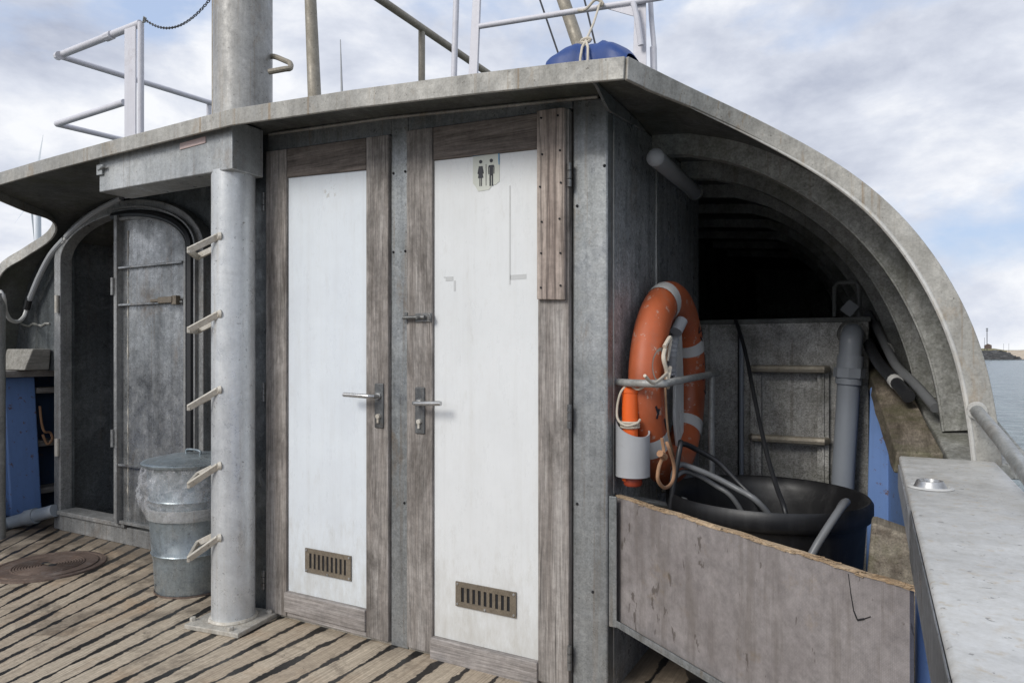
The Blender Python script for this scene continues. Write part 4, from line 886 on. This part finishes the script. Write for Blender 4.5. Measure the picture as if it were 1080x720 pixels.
# ------------------------------------------------------------------ black tub
tx, ty = -.365, 2.47
tu = thing('tub', 'large round black plastic tub with thick rim behind the board', 'tub', (tx,ty,0))
MB().lathe([(0,.02),(.245,.02),(.25,.0),(.262,.01),(.275,.08),(.309,.56),(.312,.575),(.318,.58),(.326,.585),(.330,.60),(.330,.632),(.322,.644),(.312,.640),(.298,.60),(.285,.55),(.255,.06),(0,.045)], (tx,ty,0), 72).build('bowl', M['black'], tu, ang=60)
def rimp(a, r=.322, z=.645): return Vector((tx+r*math.cos(a), ty+r*math.sin(a), z))
def hose(name, label, pts, r, mat, cat='hose', tape=None, group=None):
    if name == 'hose': group = 'hoses around the tub and rail'
    t = thing(name, label, cat, tuple(Vector(pts[0])), group)
    MB().tube(pts, r, 12, smooth=7).build('tube', mat, t)
    if tape:
        for a, b in tape: MB().tube([a,b], r*1.12, 12).build('tape', M['band'], t)
    return t
hose('cable', 'thin black cable dropping from the locker top into the tub', [P(776,338,Y=3.32),P(780,350,Y=3.25),P(787,375,Y=3.15),P(797,425,Y=2.95),P(808,475,Y=2.75),P(818,510,Y=2.62),P(827,535,Y=2.5),P(832,560,Y=2.5)], .0085, M['hose'], 'cable')
hose('hose', 'black hose arching from the lifebuoy over the tub edge', [Vector((-.66,2.27,.44)),P(716,478,Y=2.3),P(720,468,Y=2.35),P(735,474,Y=2.42),P(757,487,Y=2.46),P(778,508,Y=2.46),P(797,528,Y=2.44),P(812,556,Y=2.47)], .0095, M['hose'])
hose('hose', 'shiny grey hose lying straight into the near side of the tub', [P(709,512,Y=2.30),P(711,498,Y=2.30),P(717,490,Y=2.33),P(730,493,Y=2.36),P(752,502,Y=2.38),P(775,514,Y=2.38),P(797,527,Y=2.36),P(815,548,Y=2.40),P(828,570,Y=2.44)], .010, M['greyhose'])
hose('hose', 'lower dull hose bending under the grey one inside the tub', [P(712,503,Y=2.32),P(722,497,Y=2.36),P(738,502,Y=2.4),P(755,512,Y=2.42),P(772,524,Y=2.42),P(790,552,Y=2.46)], .0085, M['greyhose'])
hose('hose', 'grey hose end hooked over the front rim of the tub', [P(880,547,Y=2.38),P(888,532,Y=2.33),P(893,529,Y=2.28),P(888,534,Y=2.20),P(877,550,Y=2.14),P(863,572,Y=2.10),P(853,590,Y=2.08)], .011, M['greyhose'])
hose('hose', 'black pipe with white tape leaning from the ribs onto the wooden rail', [P(916,330,Y=3.6),P(930,356,Y=3.3),P(945,385,Y=3.0),P(965,405,Y=2.8),P(987,430,Y=2.62)], .017, M['greyhose'], 'hose', [(P(936,366,Y=3.2),P(938,371,Y=3.16))])
hose('hose', 'thick black hose end with white band lying on the wooden rail', [P(910,350,Y=3.5),P(925,380,Y=3.15),P(945,403,Y=2.88),P(958,418,Y=2.72)], .022, M['hose'], 'hose', [(P(943,401,Y=2.905),P(946,404,Y=2.87))])
# ------------------------------------------------------------------ lifebuoy
LC = Vector((-.708,2.535,1.005)); LR, ra, rx = .308, .070, .058
lb = thing('lifebuoy', 'worn orange lifebuoy with pale reflective bands hanging on the side wall', 'lifebuoy', tuple(LC))
TILT = R(0.5)
def tor(a, b, off=0):
    rr = LR+(ra+off)*math.cos(b); v = Vector(((rx+off)*math.sin(b), rr*math.cos(a), rr*math.sin(a)))
    v = Matrix.Rotation(TILT, 3, 'Z') @ v
    return LC+v
def torband(a0, a1, off=.002, b0=0, b1=2*PI, na=6, nb=24, closedb=True, mb=None):
    mb = mb or MB(); vs = []
    for i in range(na+1):
        for j in range(nb if closedb else nb+1): vs.append(tor(a0+(a1-a0)*i/na, b0+(b1-b0)*j/nb, off))
    w_ = nb if closedb else nb+1; fs = []
    for i in range(na):
        for j in range(nb):
            fs.append((i*w_+j, i*w_+(j+1)%w_, (i+1)*w_+(j+1)%w_, (i+1)*w_+j))
    return mb.add(vs, fs)
torband(0, 2*PI, 0, na=72, nb=28).build('ring', M['orange'], lb, ang=80)
for a in (R(110), R(28), R(-38), R(215)): torband(a-R(5.5), a+R(5.5), .002).build('band', M['band'], lb, ang=80)
rc = MB(); 
def patchpt(a,b,o): return tor(a,b,o)
vs=[tor(R(168)+R(11)*math.cos(2*PI*k/24), R(75)+R(38)*math.sin(2*PI*k/24), .0015) for k in range(24)]
rc.add(vs+[tor(R(168),R(75),-.004)], [(k,(k+1)%24,24) for k in range(24)]); rc.build('handhold', M['residue'], lb)
lt = MB()
def stroke(pts, w=.007):
    pp_ = [tor(R(a), R(b), .0018) for a, b in pts]
    for i in range(len(pp_)-1):
        nrm_ = (tor(R(pts[i][0]), R(pts[i][1]), .02)-pp_[i]).normalized(); lt.bar(pp_[i], pp_[i+1], w, .0015, nrm_)
stroke([(50,60),(46,100),(42,110),(40,85)]); stroke([(38,60),(33,62),(32,95),(37,105)]); stroke([(18,60),(8,62)]); stroke([(13,60),(13,105)]); stroke([(5,60),(5,105),(0,108)]); stroke([(-4,70),(-10,75),(-8,100)])
stroke([(190,50),(195,58)]); stroke([(192,62),(197,50)]); stroke([(205,110),(200,85),(208,90)])
lt.build('lettering', M['picto'], lb)
# grab rope
gr = MB(); pts=[tor(R(158),R(70),.012),tor(R(165),R(55),.03),tor(R(172),R(75),.022),tor(R(180),R(85),.018),tor(R(176),R(70),.03),tor(R(168),R(90),.022)]
gr.tube(pts, .007, 8, smooth=6); gr.tube([tor(R(163),R(100),.006),tor(R(150),R(80),.018),tor(R(158),R(60),.02)], .007, 8, smooth=6)
gr.tube([tor(R(172),R(75),.022), P(690,404,X=-.60), P(680,396,X=-.60)], .005, 8, smooth=4); gr.build('rope', M['rope'], lb)
hr_ = MB(); hr_.tube([tor(R(150),R(80),.01),tor(R(175),R(75),.016),tor(R(205),R(75),.016),tor(R(228),R(80),.012)], .004, 8, smooth=6); hr_.build('strap', M['oldrope'], lb)
tr_ = MB(); tr_.tube([P(698,462,X=-.60),P(700,478,X=-.595),P(695,492,X=-.59),P(694,506,X=-.59),P(701,514,X=-.585),P(709,508,X=-.585),P(711,492,X=-.585),P(706,474,X=-.59),P(703,466,X=-.60)], .0055, 8, smooth=6); tr_.tube([P(696,478,X=-.592),P(701,482,X=-.588)], .011, 8); tr_.build('rope_loop', M['tanrope'], lb)
wv_ = MB(); wv_.prism([P(710,352,X=-.70),P(716,350,X=-.70),P(718,400,X=-.70),P(718,455,X=-.70),P(712,472,X=-.70),P(709,440,X=-.70)], (.012,0,0)); wv_.build('white_flag', M['white2'], lb, bevel=.003)
sp_ = thing('ribbed_tube', 'white ribbed tube end poking through the middle of the lifebuoy', 'tube', tuple(P(716,345,X=-.68)))
pts = [P(717,340,X=-.66),P(712,352,X=-.68),P(709,372,X=-.69),P(708,395,X=-.70)]; pts = spline(pts,10)
MB().tube(pts, [.016+.003*(i%2) for i in range(len(pts))], 12).build('tube', M['greyplastic'], sp_)
MB().tube([P(713,350,X=-.665),P(719,338,X=-.655)], .022, 14).build('cap', M['greyplastic'], sp_)
# bracket that carries the lifebuoy
hb = thing('lifebuoy_bracket', 'bent grey steel rod bracket around the lifebuoy', 'bracket', (-.70,2.4,1.02))
MB().tube([(-.789,2.175,1.02),(-.725,2.122,1.02),(-.64,2.112,1.02),(-.615,2.13,1.02),(-.605,2.20,1.024),(-.603,2.84,1.034),(-.62,2.88,1.034),(-.789,2.90,1.034)], .0125, 12).build('rod', M['pipe'], hb)
MB().tube([(-.603,2.74,1.03),(-.603,2.74,.62),(-.62,2.72,.58),(-.789,2.70,.57)], .0125, 12).build('rod', M['pipe'], hb)
MB().tube([(-.789,2.35,.60),(-.62,2.35,.585),(-.61,2.355,.62)], .0115, 12).build('rod', M['pipe'], hb)
# flare cup and flare
cc = Vector((-.7305,2.165,0)); cu = thing('flare_holder', 'short grey plastic tube holder on the side wall holding an orange flare', 'holder', (cc.x,cc.y,.70))
cm = MB(); n = 32; rO, rI = .056, .051
for r in (rO, rI):
    for z in (0, 1):
        for k in range(n):
            a = 2*PI*k/n; zz = .715 if z == 0 else .875-.028*math.cos(a+R(35))
            cm.v.append(Vector((cc.x+r*math.cos(a), cc.y+r*math.sin(a), zz)))
for k in range(n):
    k2 = (k+1)%n; cm.f += [(k,k2,n+k2,n+k),(2*n+k,3*n+k,3*n+k2,2*n+k2),(n+k,n+k2,3*n+k2,3*n+k),(k,2*n+k,2*n+k2,k2)]
cm.build('tube', M['greyplastic'], cu, ang=50)
fl = thing('flare', 'bright orange hand flare with white cord standing in the grey holder', 'flare', (cc.x,cc.y,.69))
fx = cc+Vector((-.008,-.004,0))
MB().lathe([(0,.70),(.026,.70),(.026,.985),(.028,.987),(.028,1.0),(.022,1.005),(.012,1.014),(0,1.016)], fx, 24).build('body', M['bright'], fl)
MB().lathe([(0,.682),(.026,.684),(.030,.69),(.030,.708),(.027,.714),(0,.714)], fx+Vector((.01,.0,0)), 24).build('end_cap', M['redcap'], fl)
rp_ = MB(); rp_.tube([fx+Vector((0,-.01,1.015)),fx+Vector((-.02,-.03,.99)),fx+Vector((-.033,-.03,.94)),fx+Vector((-.028,-.035,.90)),fx+Vector((.0,-.034,.882)),fx+Vector((.03,-.02,.89)),fx+Vector((.034,.0,.90))], .004, 8, smooth=6)
rp_.tube([fx+Vector((.0,-.01,1.015)),fx+Vector((.04,-.03,1.0)),fx+Vector((.08,-.03,1.03))], .004, 8, smooth=5)
for q in range(3): rp_.tube([fx+Vector((.030*math.cos(2*PI*k/12),.030*math.sin(2*PI*k/12),.875+q*.008)) for k in range(12)], .004, 6, closed=True)
rp_.build('cord', M['rope'], fl)
# vent pipe stub high on the side wall
vp = thing('vent_pipe', 'short grey pipe stub with rounded cap high on the side wall', 'vent pipe', tuple(P(690,165,d=2.1)))
a = P(691,166,X=-.700); b = P(733,203,X=-.750)
dvp = (b-a).normalized(); MB().tube([a, a+dvp*.010, a+dvp*.018, b], [.025,.030,.030,.030] , 20).build('tube', M['greyplastic'], vp)
MB().tube([a-dvp*.018, a-dvp*.012, a-dvp*.001], [.015,.024,.031], 20).build('cap', M['greyplastic'], vp)
MB().tube([b-dvp*.01, b+dvp*.012], .034, 20).build('collar', M['pipe'], vp)

# ------------------------------------------------------------------ things on the roof
def onroof(x): return zroof(x)
ms = thing('mast', 'very thick grey steel mast rising from the roof above the column', 'mast', tuple(P(256,117,Y=2.35)))
q = P(256.5,110,Y=2.35); MB().tube([(q.x,q.y,onroof(q.x)-.02),(q.x,q.y,5.2)], .138, 48).build('tube', M['mast'], ms)
q2 = P(226,110,Y=2.27); MB().tube([(q2.x,q2.y,onroof(q2.x)-.02),(q2.x,q2.y,5.2)], .012, 10).build('side_pipe', M['bronze'], ms)
MB().tube([P(284,60,Y=2.42),P(290,60,Y=2.42),P(300,64,Y=2.40),P(306,67,Y=2.38),P(306,72,Y=2.36),P(300,73,Y=2.34),P(284,76,Y=2.32)], .013, 10, smooth=4).build('step_loop', M['bronze'], ms)
pl_ = thing('leaning_pole', 'slim grey pole leaning slightly on the roof right of the thick mast', 'pole', tuple(P(331,104,Y=2.3)))
MB().tube([P(332,108,Y=2.3), P(325,-60,Y=2.3)], [.030,.024], 14).build('tube', M['bronze'], pl_)
wr_ = thing('roof_railing', 'white painted angular pipe railing at the port side of the roof', 'railing', (-4.0,2.6,2.05))
ZR, ZM = 3.02, 2.57
pA = P(148,25,Y=2.46); pB = P(62,59,Y=2.48); pC = P(222,100,X=-4.40)
pC = Vector((pB.x+.15, 3.6, pB.z))
b = MB(); b.tube([pA, pB], .021, 12); b.tube([pB, pC], .019, 12); b.tube([P(62,59,Y=2.50)-Vector((.012,0,0)), P(62,59,Y=2.46)+Vector((.012,0,0))], .026, 10); b.build('top_rail', M['railwhite'], wr_)
mB = P(60,131,Y=2.48); b = MB(); b.tube([P(131,108,Y=2.46), mB], .019, 12); b.tube([mB, Vector((mB.x+.15,3.6,mB.z))], .018, 12); b.build('mid_rail', M['railwhite'], wr_)
a = P(138,27,Y=2.45); b = MB(); b.box((a.x-.055,a.y-.005,onroof(a.x)-.02),(a.x+.050,a.y+.004,a.z)); b.build('plate_post', M['railwhite'], wr_, bevel=.002)
a = P(148.5,24,Y=2.45); b = MB(); b.tube([(a.x,a.y,onroof(a.x)-.02),(a.x,a.y,a.z)], .017, 12); b.build('pipe_post', M['railwhite'], wr_)
b = MB(); b.tube([P(118,37,Y=2.46)+Vector((0,0,0)),P(112,39.5,Y=2.46)],.026,10); b.build('collar', M['railwhite'], wr_)
b = MB(); xx_=pB.x+.12; b.tube([(xx_,3.5,onroof(xx_)-.02),(xx_,3.5,pB.z)], .018, 12); b.build('pipe_post', M['railwhite'], wr_)
# chain from railing to mast
ch = MB(); c0 = P(152,20,Y=2.44); c1 = P(224,-4,Y=2.30); NL = 46
for i in range(NL):
    t = (i+.5)/NL; p = c0.lerp(c1, t); p.z -= .10*(1-(2*t-1)**2)
    t2 = min(1,t+.01); p2 = c0.lerp(c1, t2); p2.z -= .10*(1-(2*t2-1)**2)
    tg_ = (p2-p).normalized(); sd = Vector((0,0,1)).cross(tg_).normalized() if i%2 else Vector((0,0,1)); sd = (sd-tg_*sd.dot(tg_)).normalized()
    ch.tube([p+tg_*.0105*math.cos(2*PI*k/10)+sd*.006*math.sin(2*PI*k/10) for k in range(10)], .0022, 5, closed=True)
co_ = ch.build('chain', M['chain']); tag(co_, 'thin dark chain sagging between the white railing and the mast', 'chain')
sh = MB(); sh.tube([c0+Vector((-.01,0,-.02)),c0+Vector((.0,0,.012)),c0+Vector((.016,0,.0)),c0+Vector((.008,0,-.02))], .005, 8, closed=True); tag(sh.build('shackle', M['pipe']), 'small shackle at the top of the white rail post', 'shackle')
# brown handrail sloping away behind the roof edge
br_ = thing('roof_handrail', 'brownish handrail with one post running forward over the roof', 'handrail', (-2.4,3.3,2.05))
zt_ = 3.02
MB().tube([(-2.42,1.9,zt_),(-2.40,2.9,zt_),(-2.37,6.5,zt_)], .022, 12).build('top_rail', M['bronze'], br_)
MB().tube([(-2.405,3.30,onroof(-2.4)-.02),(-2.405,3.30,zt_)], .020, 12).build('post', M['bronze'], br_)
MB().tube([(-2.38,6.2,onroof(-2.4)-.02),(-2.38,6.2,zt_)], .020, 12).build('post', M['bronze'], br_)
# white gate frame, davit and bar
gt = thing('white_frame', 'white painted steel frame with cross bar above the right toilet door', 'frame', tuple(P(570,70,Y=2.35)))
YG = 2.35
MB().tube([P(478.5,90,Y=YG), P(483,-60,Y=YG)], .0125, 12).build('pole', M['railwhite'], gt)
b = MB(); q0, q1 = P(499,90,Y=YG), P(506,-60,Y=YG); b.bar(q0, q1, .016, .042, (1,0,0)) if False else b.hexa([q0+Vector((-.022,-.006,0)),q0+Vector((.020,-.006,0)),q0+Vector((.020,.006,0)),q0+Vector((-.022,.006,0)),q1+Vector((-.016,-.006,0)),q1+Vector((.014,-.006,0)),q1+Vector((.014,.006,0)),q1+Vector((-.016,.006,0))]); b.build('plate_post', M['railwhite'], gt, bevel=.002)
MB().tube([P(506,28,Y=YG), P(600,13,Y=YG), P(664,3,Y=YG), P(700,-3,Y=YG)], .0105, 12).build('cross_bar', M['railwhite'], gt)
YH = 2.36
b = MB(); b.prism([P(636,8,Y=YG),P(668,0,Y=YG),P(668,17,Y=YG)], (0,.006,0)); b.build('gusset', M['railwhite'], gt)
b = MB(); b.hexa([P(667,72,Y=YH)+Vector((0,0,-.04)),P(682,72,Y=YH)+Vector((0,0,-.04)),P(682,72,Y=YH+.01)+Vector((0,0,-.04)),P(667,72,Y=YH+.01)+Vector((0,0,-.04)),P(671,-60,Y=YH),P(681,-60,Y=YH),P(681,-60,Y=YH+.01),P(671,-60,Y=YH+.01)]); b.build('plate_post', M['railwhite'], gt, bevel=.002)
MB().tube([P(668,3,Y=YG-.02), P(672,20,Y=YG-.02), P(676,48,Y=YG-.01)], .010, 10).build('brace', M['railwhite'], gt)
b = MB(); b.tube([P(684,-40,Y=YH+.05),P(687,20,Y=YH+.05),P(690,52,Y=YH+.05)], .009, 10); b.tube([P(689,50,Y=YH+.05),P(690,90,Y=YH+.05)], .012, 10); b.build('brace', M['railwhite'], gt)
# blue covered bundle
bn = thing('blue_bundle', 'blue tarpaulin bundle tied with cord on the corner of the roof', 'bundle', tuple(P(624,62,Y=2.05)))
a = P(583,68,Y=2.02); b_ = P(667,62,Y=2.02); bb = MB(); nu, nv_ = 28, 16
for i in range(nu+1):
    u = i/nu; cxn = Vector((-.905,0,0)).lerp(Vector((-.648,0,0)), u); wz = [.0,.055,.085,.100,.098,.092,.080,.05,.0]; hgt = lerp([k/8 for k in range(9)], [.06,.095,.112,.116,.117,.116,.112,.096,.050], u)
    for j in range(nv_+1):
        an = PI*j/nv_; yy = -math.cos(an)*.10; zz = math.sin(an)**.6*hgt*.80*(1+.05*math.sin(u*17+an*3)+.03*math.sin(u*41))
        bb.v.append(Vector((cxn.x, 1.97+yy*(1+.08*math.sin(u*9)), onroof(min(cxn.x,-.60))+.004+max(zz,0))))
for i in range(nu):
    for j in range(nv_): bb.f.append((i*(nv_+1)+j, i*(nv_+1)+j+1, (i+1)*(nv_+1)+j+1, (i+1)*(nv_+1)+j))
bb.build('cover', M['tarp'], bn, ang=80)
kn = P(618,43,Y=1.93)
for dx in (-.012,.010): 
    MB().tube([P(612+ (7 if dx>0 else 0),72,Y=1.852),P(612+(8 if dx>0 else 0),62,Y=1.856),P(614+(6 if dx>0 else 0),50,Y=1.875),kn], .0038, 8).build('tie', M['rope'], bn)
MB().tube([kn+Vector((.016*math.cos(2*PI*k/10),0,.006*math.sin(2*PI*k/10))) for k in range(10)], .005, 6, closed=True).build('knot', M['rope'], bn)
MB().tube([kn, P(626,25,Y=2.1), P(632,6,Y=2.32), P(637,-6,Y=2.34)], .004, 8).build('cord', M['rope'], bn)
MB().tube([P(610,11,Y=2.33),P(618,10,Y=2.31),P(628,0,Y=2.32),P(636,4,Y=2.33),P(630,8,Y=2.33)], .005, 8, smooth=4).build('cord', M['rope'], bn)
bo_ = thing('boom', 'thick brownish boom rising at a slant behind the blue bundle', 'boom', tuple(P(610,47,Y=3.0)))
MB().tube([P(615,62,Y=3.0), P(594,0,Y=3.0), P(574,-60,Y=3.0)], .030, 16).build('tube', M['bronze'], bo_)
for k, (p0, p1, lab) in enumerate(((P(590,60,Y=2.9),P(566,-10,Y=2.9),'thin dark stay wire left of the slanted boom'),(P(629,52,Y=2.9),P(614,-10,Y=2.9),'thin dark stay wire right of the slanted boom'))):
    t = thing('stay_wire', lab, 'wire', tuple(p0), 'stay wires beside the boom'); MB().tube([p0,p1], .0045, 6).build('wire', M['wire'], t)
for (x,y0,y1,d,lab) in ((360,42,112,2.6,'pale whip antenna between the leaning pole and the brown handrail'),):
    p0 = P(x+1,y1,Y=d); t = thing('whip_antenna', lab, 'antenna', tuple(p0)); MB().tube([p0, P(x-1,y0,Y=d)], [.007,.002], 8).build('rod', M['greyplastic'], t)

# ------------------------------------------------------------------ far away: wind turbine, breakwater, shore, masts
def Wp(px, py, d): return P(px, py, d=d)
wt = thing('wind_turbine', 'white wind turbine seen in the gap under the port roof edge', 'wind turbine', (Wp(40,380,600).x, Wp(40,380,600).y, SEA))
hb_ = Wp(37,211,600); tw = Wp(40.5,213,606)
MB().tube([(tw.x,tw.y,SEA),(tw.x,tw.y,tw.z)], [3.2,2.0], 20).build('tower', M['turb'], wt)
MB().tube([Wp(31,209.5,598), Wp(36,211,600), Wp(44,213,606), Wp(48,214,610)], [1.6,2.6,2.8,1.5], 14).build('nacelle', M['turb'], wt)
def blade(tip):
    root_ = Wp(33,211,597); dirn = (tip-root_); s = MB(); n_ = 10; sec=[]
    sdv = dirn.normalized().cross(Vector((math.sin(TH),-math.cos(TH),0))).normalized()
    dpt = dirn.normalized().cross(sdv)
    for i in range(n_+1):
        t = i/n_; w_ = lerp([0,.12,.25,1],[1.1,1.9,2.4,.3],t); p = root_+dirn*t
        sec += [p-sdv*w_*.5, p+dpt*w_*.18, p+sdv*w_*.9, p-dpt*w_*.18]
    s.v = sec
    for i in range(n_):
        for k in range(4): s.f.append((i*4+k,i*4+(k+1)%4,(i+1)*4+(k+1)%4,(i+1)*4+k))
    s.build('blade', M['turb'], wt)
k_ = 600/FPX; rt_ = Wp(33,211,597); rgt = Vector((math.cos(TH),math.sin(TH),0)); fwd = Vector((-math.sin(TH),math.cos(TH),0)); upv = Vector((0,0,1))
for a, b, c in ((-33,-35,52),(9,70,5),(24,-35,-57)): blade(rt_+(rgt*a+upv*b+fwd*c)*k_)
# shore: low grassy land with sand
m = Mat('shore_grass'); v = m.noise(sc_=0.06, detail=8, rough=0.7)
M['shore'] = m.fin(m.ramp(v, [(0.35,(0.10,0.10,0.045)),(0.65,(0.30,0.25,0.14))]), 0.9)
m = Mat('sand'); M['sand'] = m.fin(m.ramp(m.noise(sc_=0.3, detail=6), [(0.3,(0.42,0.34,0.25)),(0.7,(0.56,0.47,0.36))]), 0.9)
m = Mat('rocks'); M['rock'] = m.fin(m.ramp(m.noise(sc_=0.5, detail=6), [(0.3,(0.035,0.037,0.04)),(0.7,(0.13,0.13,0.13))]), 0.8)
DS = 290.0
sh_ = MB(); cols = []
n_ = 60
for i in range(n_+1):
    px = 1000+i*12; near = P(px, 372, d=DS+35); far = P(px, 372, d=DS+500); zt_ = 2.4+.5*math.sin(i*.7)+.3*math.sin(i*2.1)
    sh_.v += [Vector((near.x,near.y,SEA-.5)), Vector((near.x*1.03,near.y*1.03,zt_)), Vector((far.x,far.y,zt_+1.2))]
for i in range(n_):
    for k in range(2): sh_.f.append((i*3+k,(i+1)*3+k,(i+1)*3+k+1,i*3+k+1))
tag(sh_.build('shore', M['shore'], ang=80), kind='structure')
sd_ = MB()
for i in range(n_+1):
    px = 1062+i*12; a = P(px,372,d=DS+8); b = P(px,372,d=DS+38); sd_.v += [Vector((a.x,a.y,SEA-.2)), Vector((b.x,b.y,1.7+.2*math.sin(i)))]
for i in range(n_): sd_.f.append((2*i,2*i+2,2*i+3,2*i+1))
tag(sd_.build('beach', M['sand'], ang=80), kind='structure')
rk = MB(); rnd = random.Random(5)
for k in range(900):
    px = rnd.uniform(1018, 1080); t = rnd.random(); lim = lerp([1018,1056,1080],[1,1,0],px)
    if t > lim: continue
    p = P(px, 372, d=DS-6+12*t); s = rnd.uniform(.35,.9); z = SEA-.2+t*3.7
    bmv = [Vector((rnd.uniform(.6,1.2)*s*a, rnd.uniform(.6,1.2)*s*b, rnd.uniform(.4,.9)*s*c)) for a in (-1,1) for b in (-1,1) for c in (-1,1)]
    o = Vector((p.x,p.y,z)); v8 = [bmv[0],bmv[4],bmv[6],bmv[2],bmv[1],bmv[5],bmv[7],bmv[3]]
    rk.hexa([o+q for q in v8])
bw = rk.build('breakwater', M['rock'], ang=10); tag(bw, 'dark boulders piled along the waterline at right', 'breakwater', kind='stuff')
for (px, h0, yb, w_, lab) in ((1041,344,366,.16,'tall thin light mast on the far breakwater'),(1038.5,354,366,.07,'shorter thin pole beside the tall mast on the far breakwater'),(1058.5,360,367,.05,'left of two tiny poles on the far grassy shore'),(1064,360,367,.05,'right of two tiny poles on the far grassy shore')):
    d_ = DS+20; a = P(px,yb,d=d_); b = P(px,h0+2,d=d_); t = thing('signal_mast', lab, 'mast', (a.x,a.y,a.z-2), 'masts on the far shore')
    MB().tube([(a.x,a.y,a.z-3),(b.x,b.y,b.z)], w_, 6).build('pole', M['wire'], t)
    if w_ > .1:
        for z_ in (b.z-.2,b.z-1.1): MB().box((a.x-.4,a.y-.3,z_-.15),(a.x+.4,a.y+.3,z_+.15)).build('lamp_head', M['wire'], t)
a = P(1042,366,d=DS+18); hu = MB(); hu.box((a.x-1.3,a.y-1,a.z-.6),(a.x+1.3,a.y+1,a.z+.8)); hu.prism([(a.x-1.4,a.y-1.1,a.z+.8),(a.x+1.4,a.y-1.1,a.z+.8),(a.x,a.y-1.1,a.z+1.5)],(0,2.2,0)); tag(hu.build('hut', M['rust']), 'tiny reddish hut at the foot of the tall mast', 'hut')
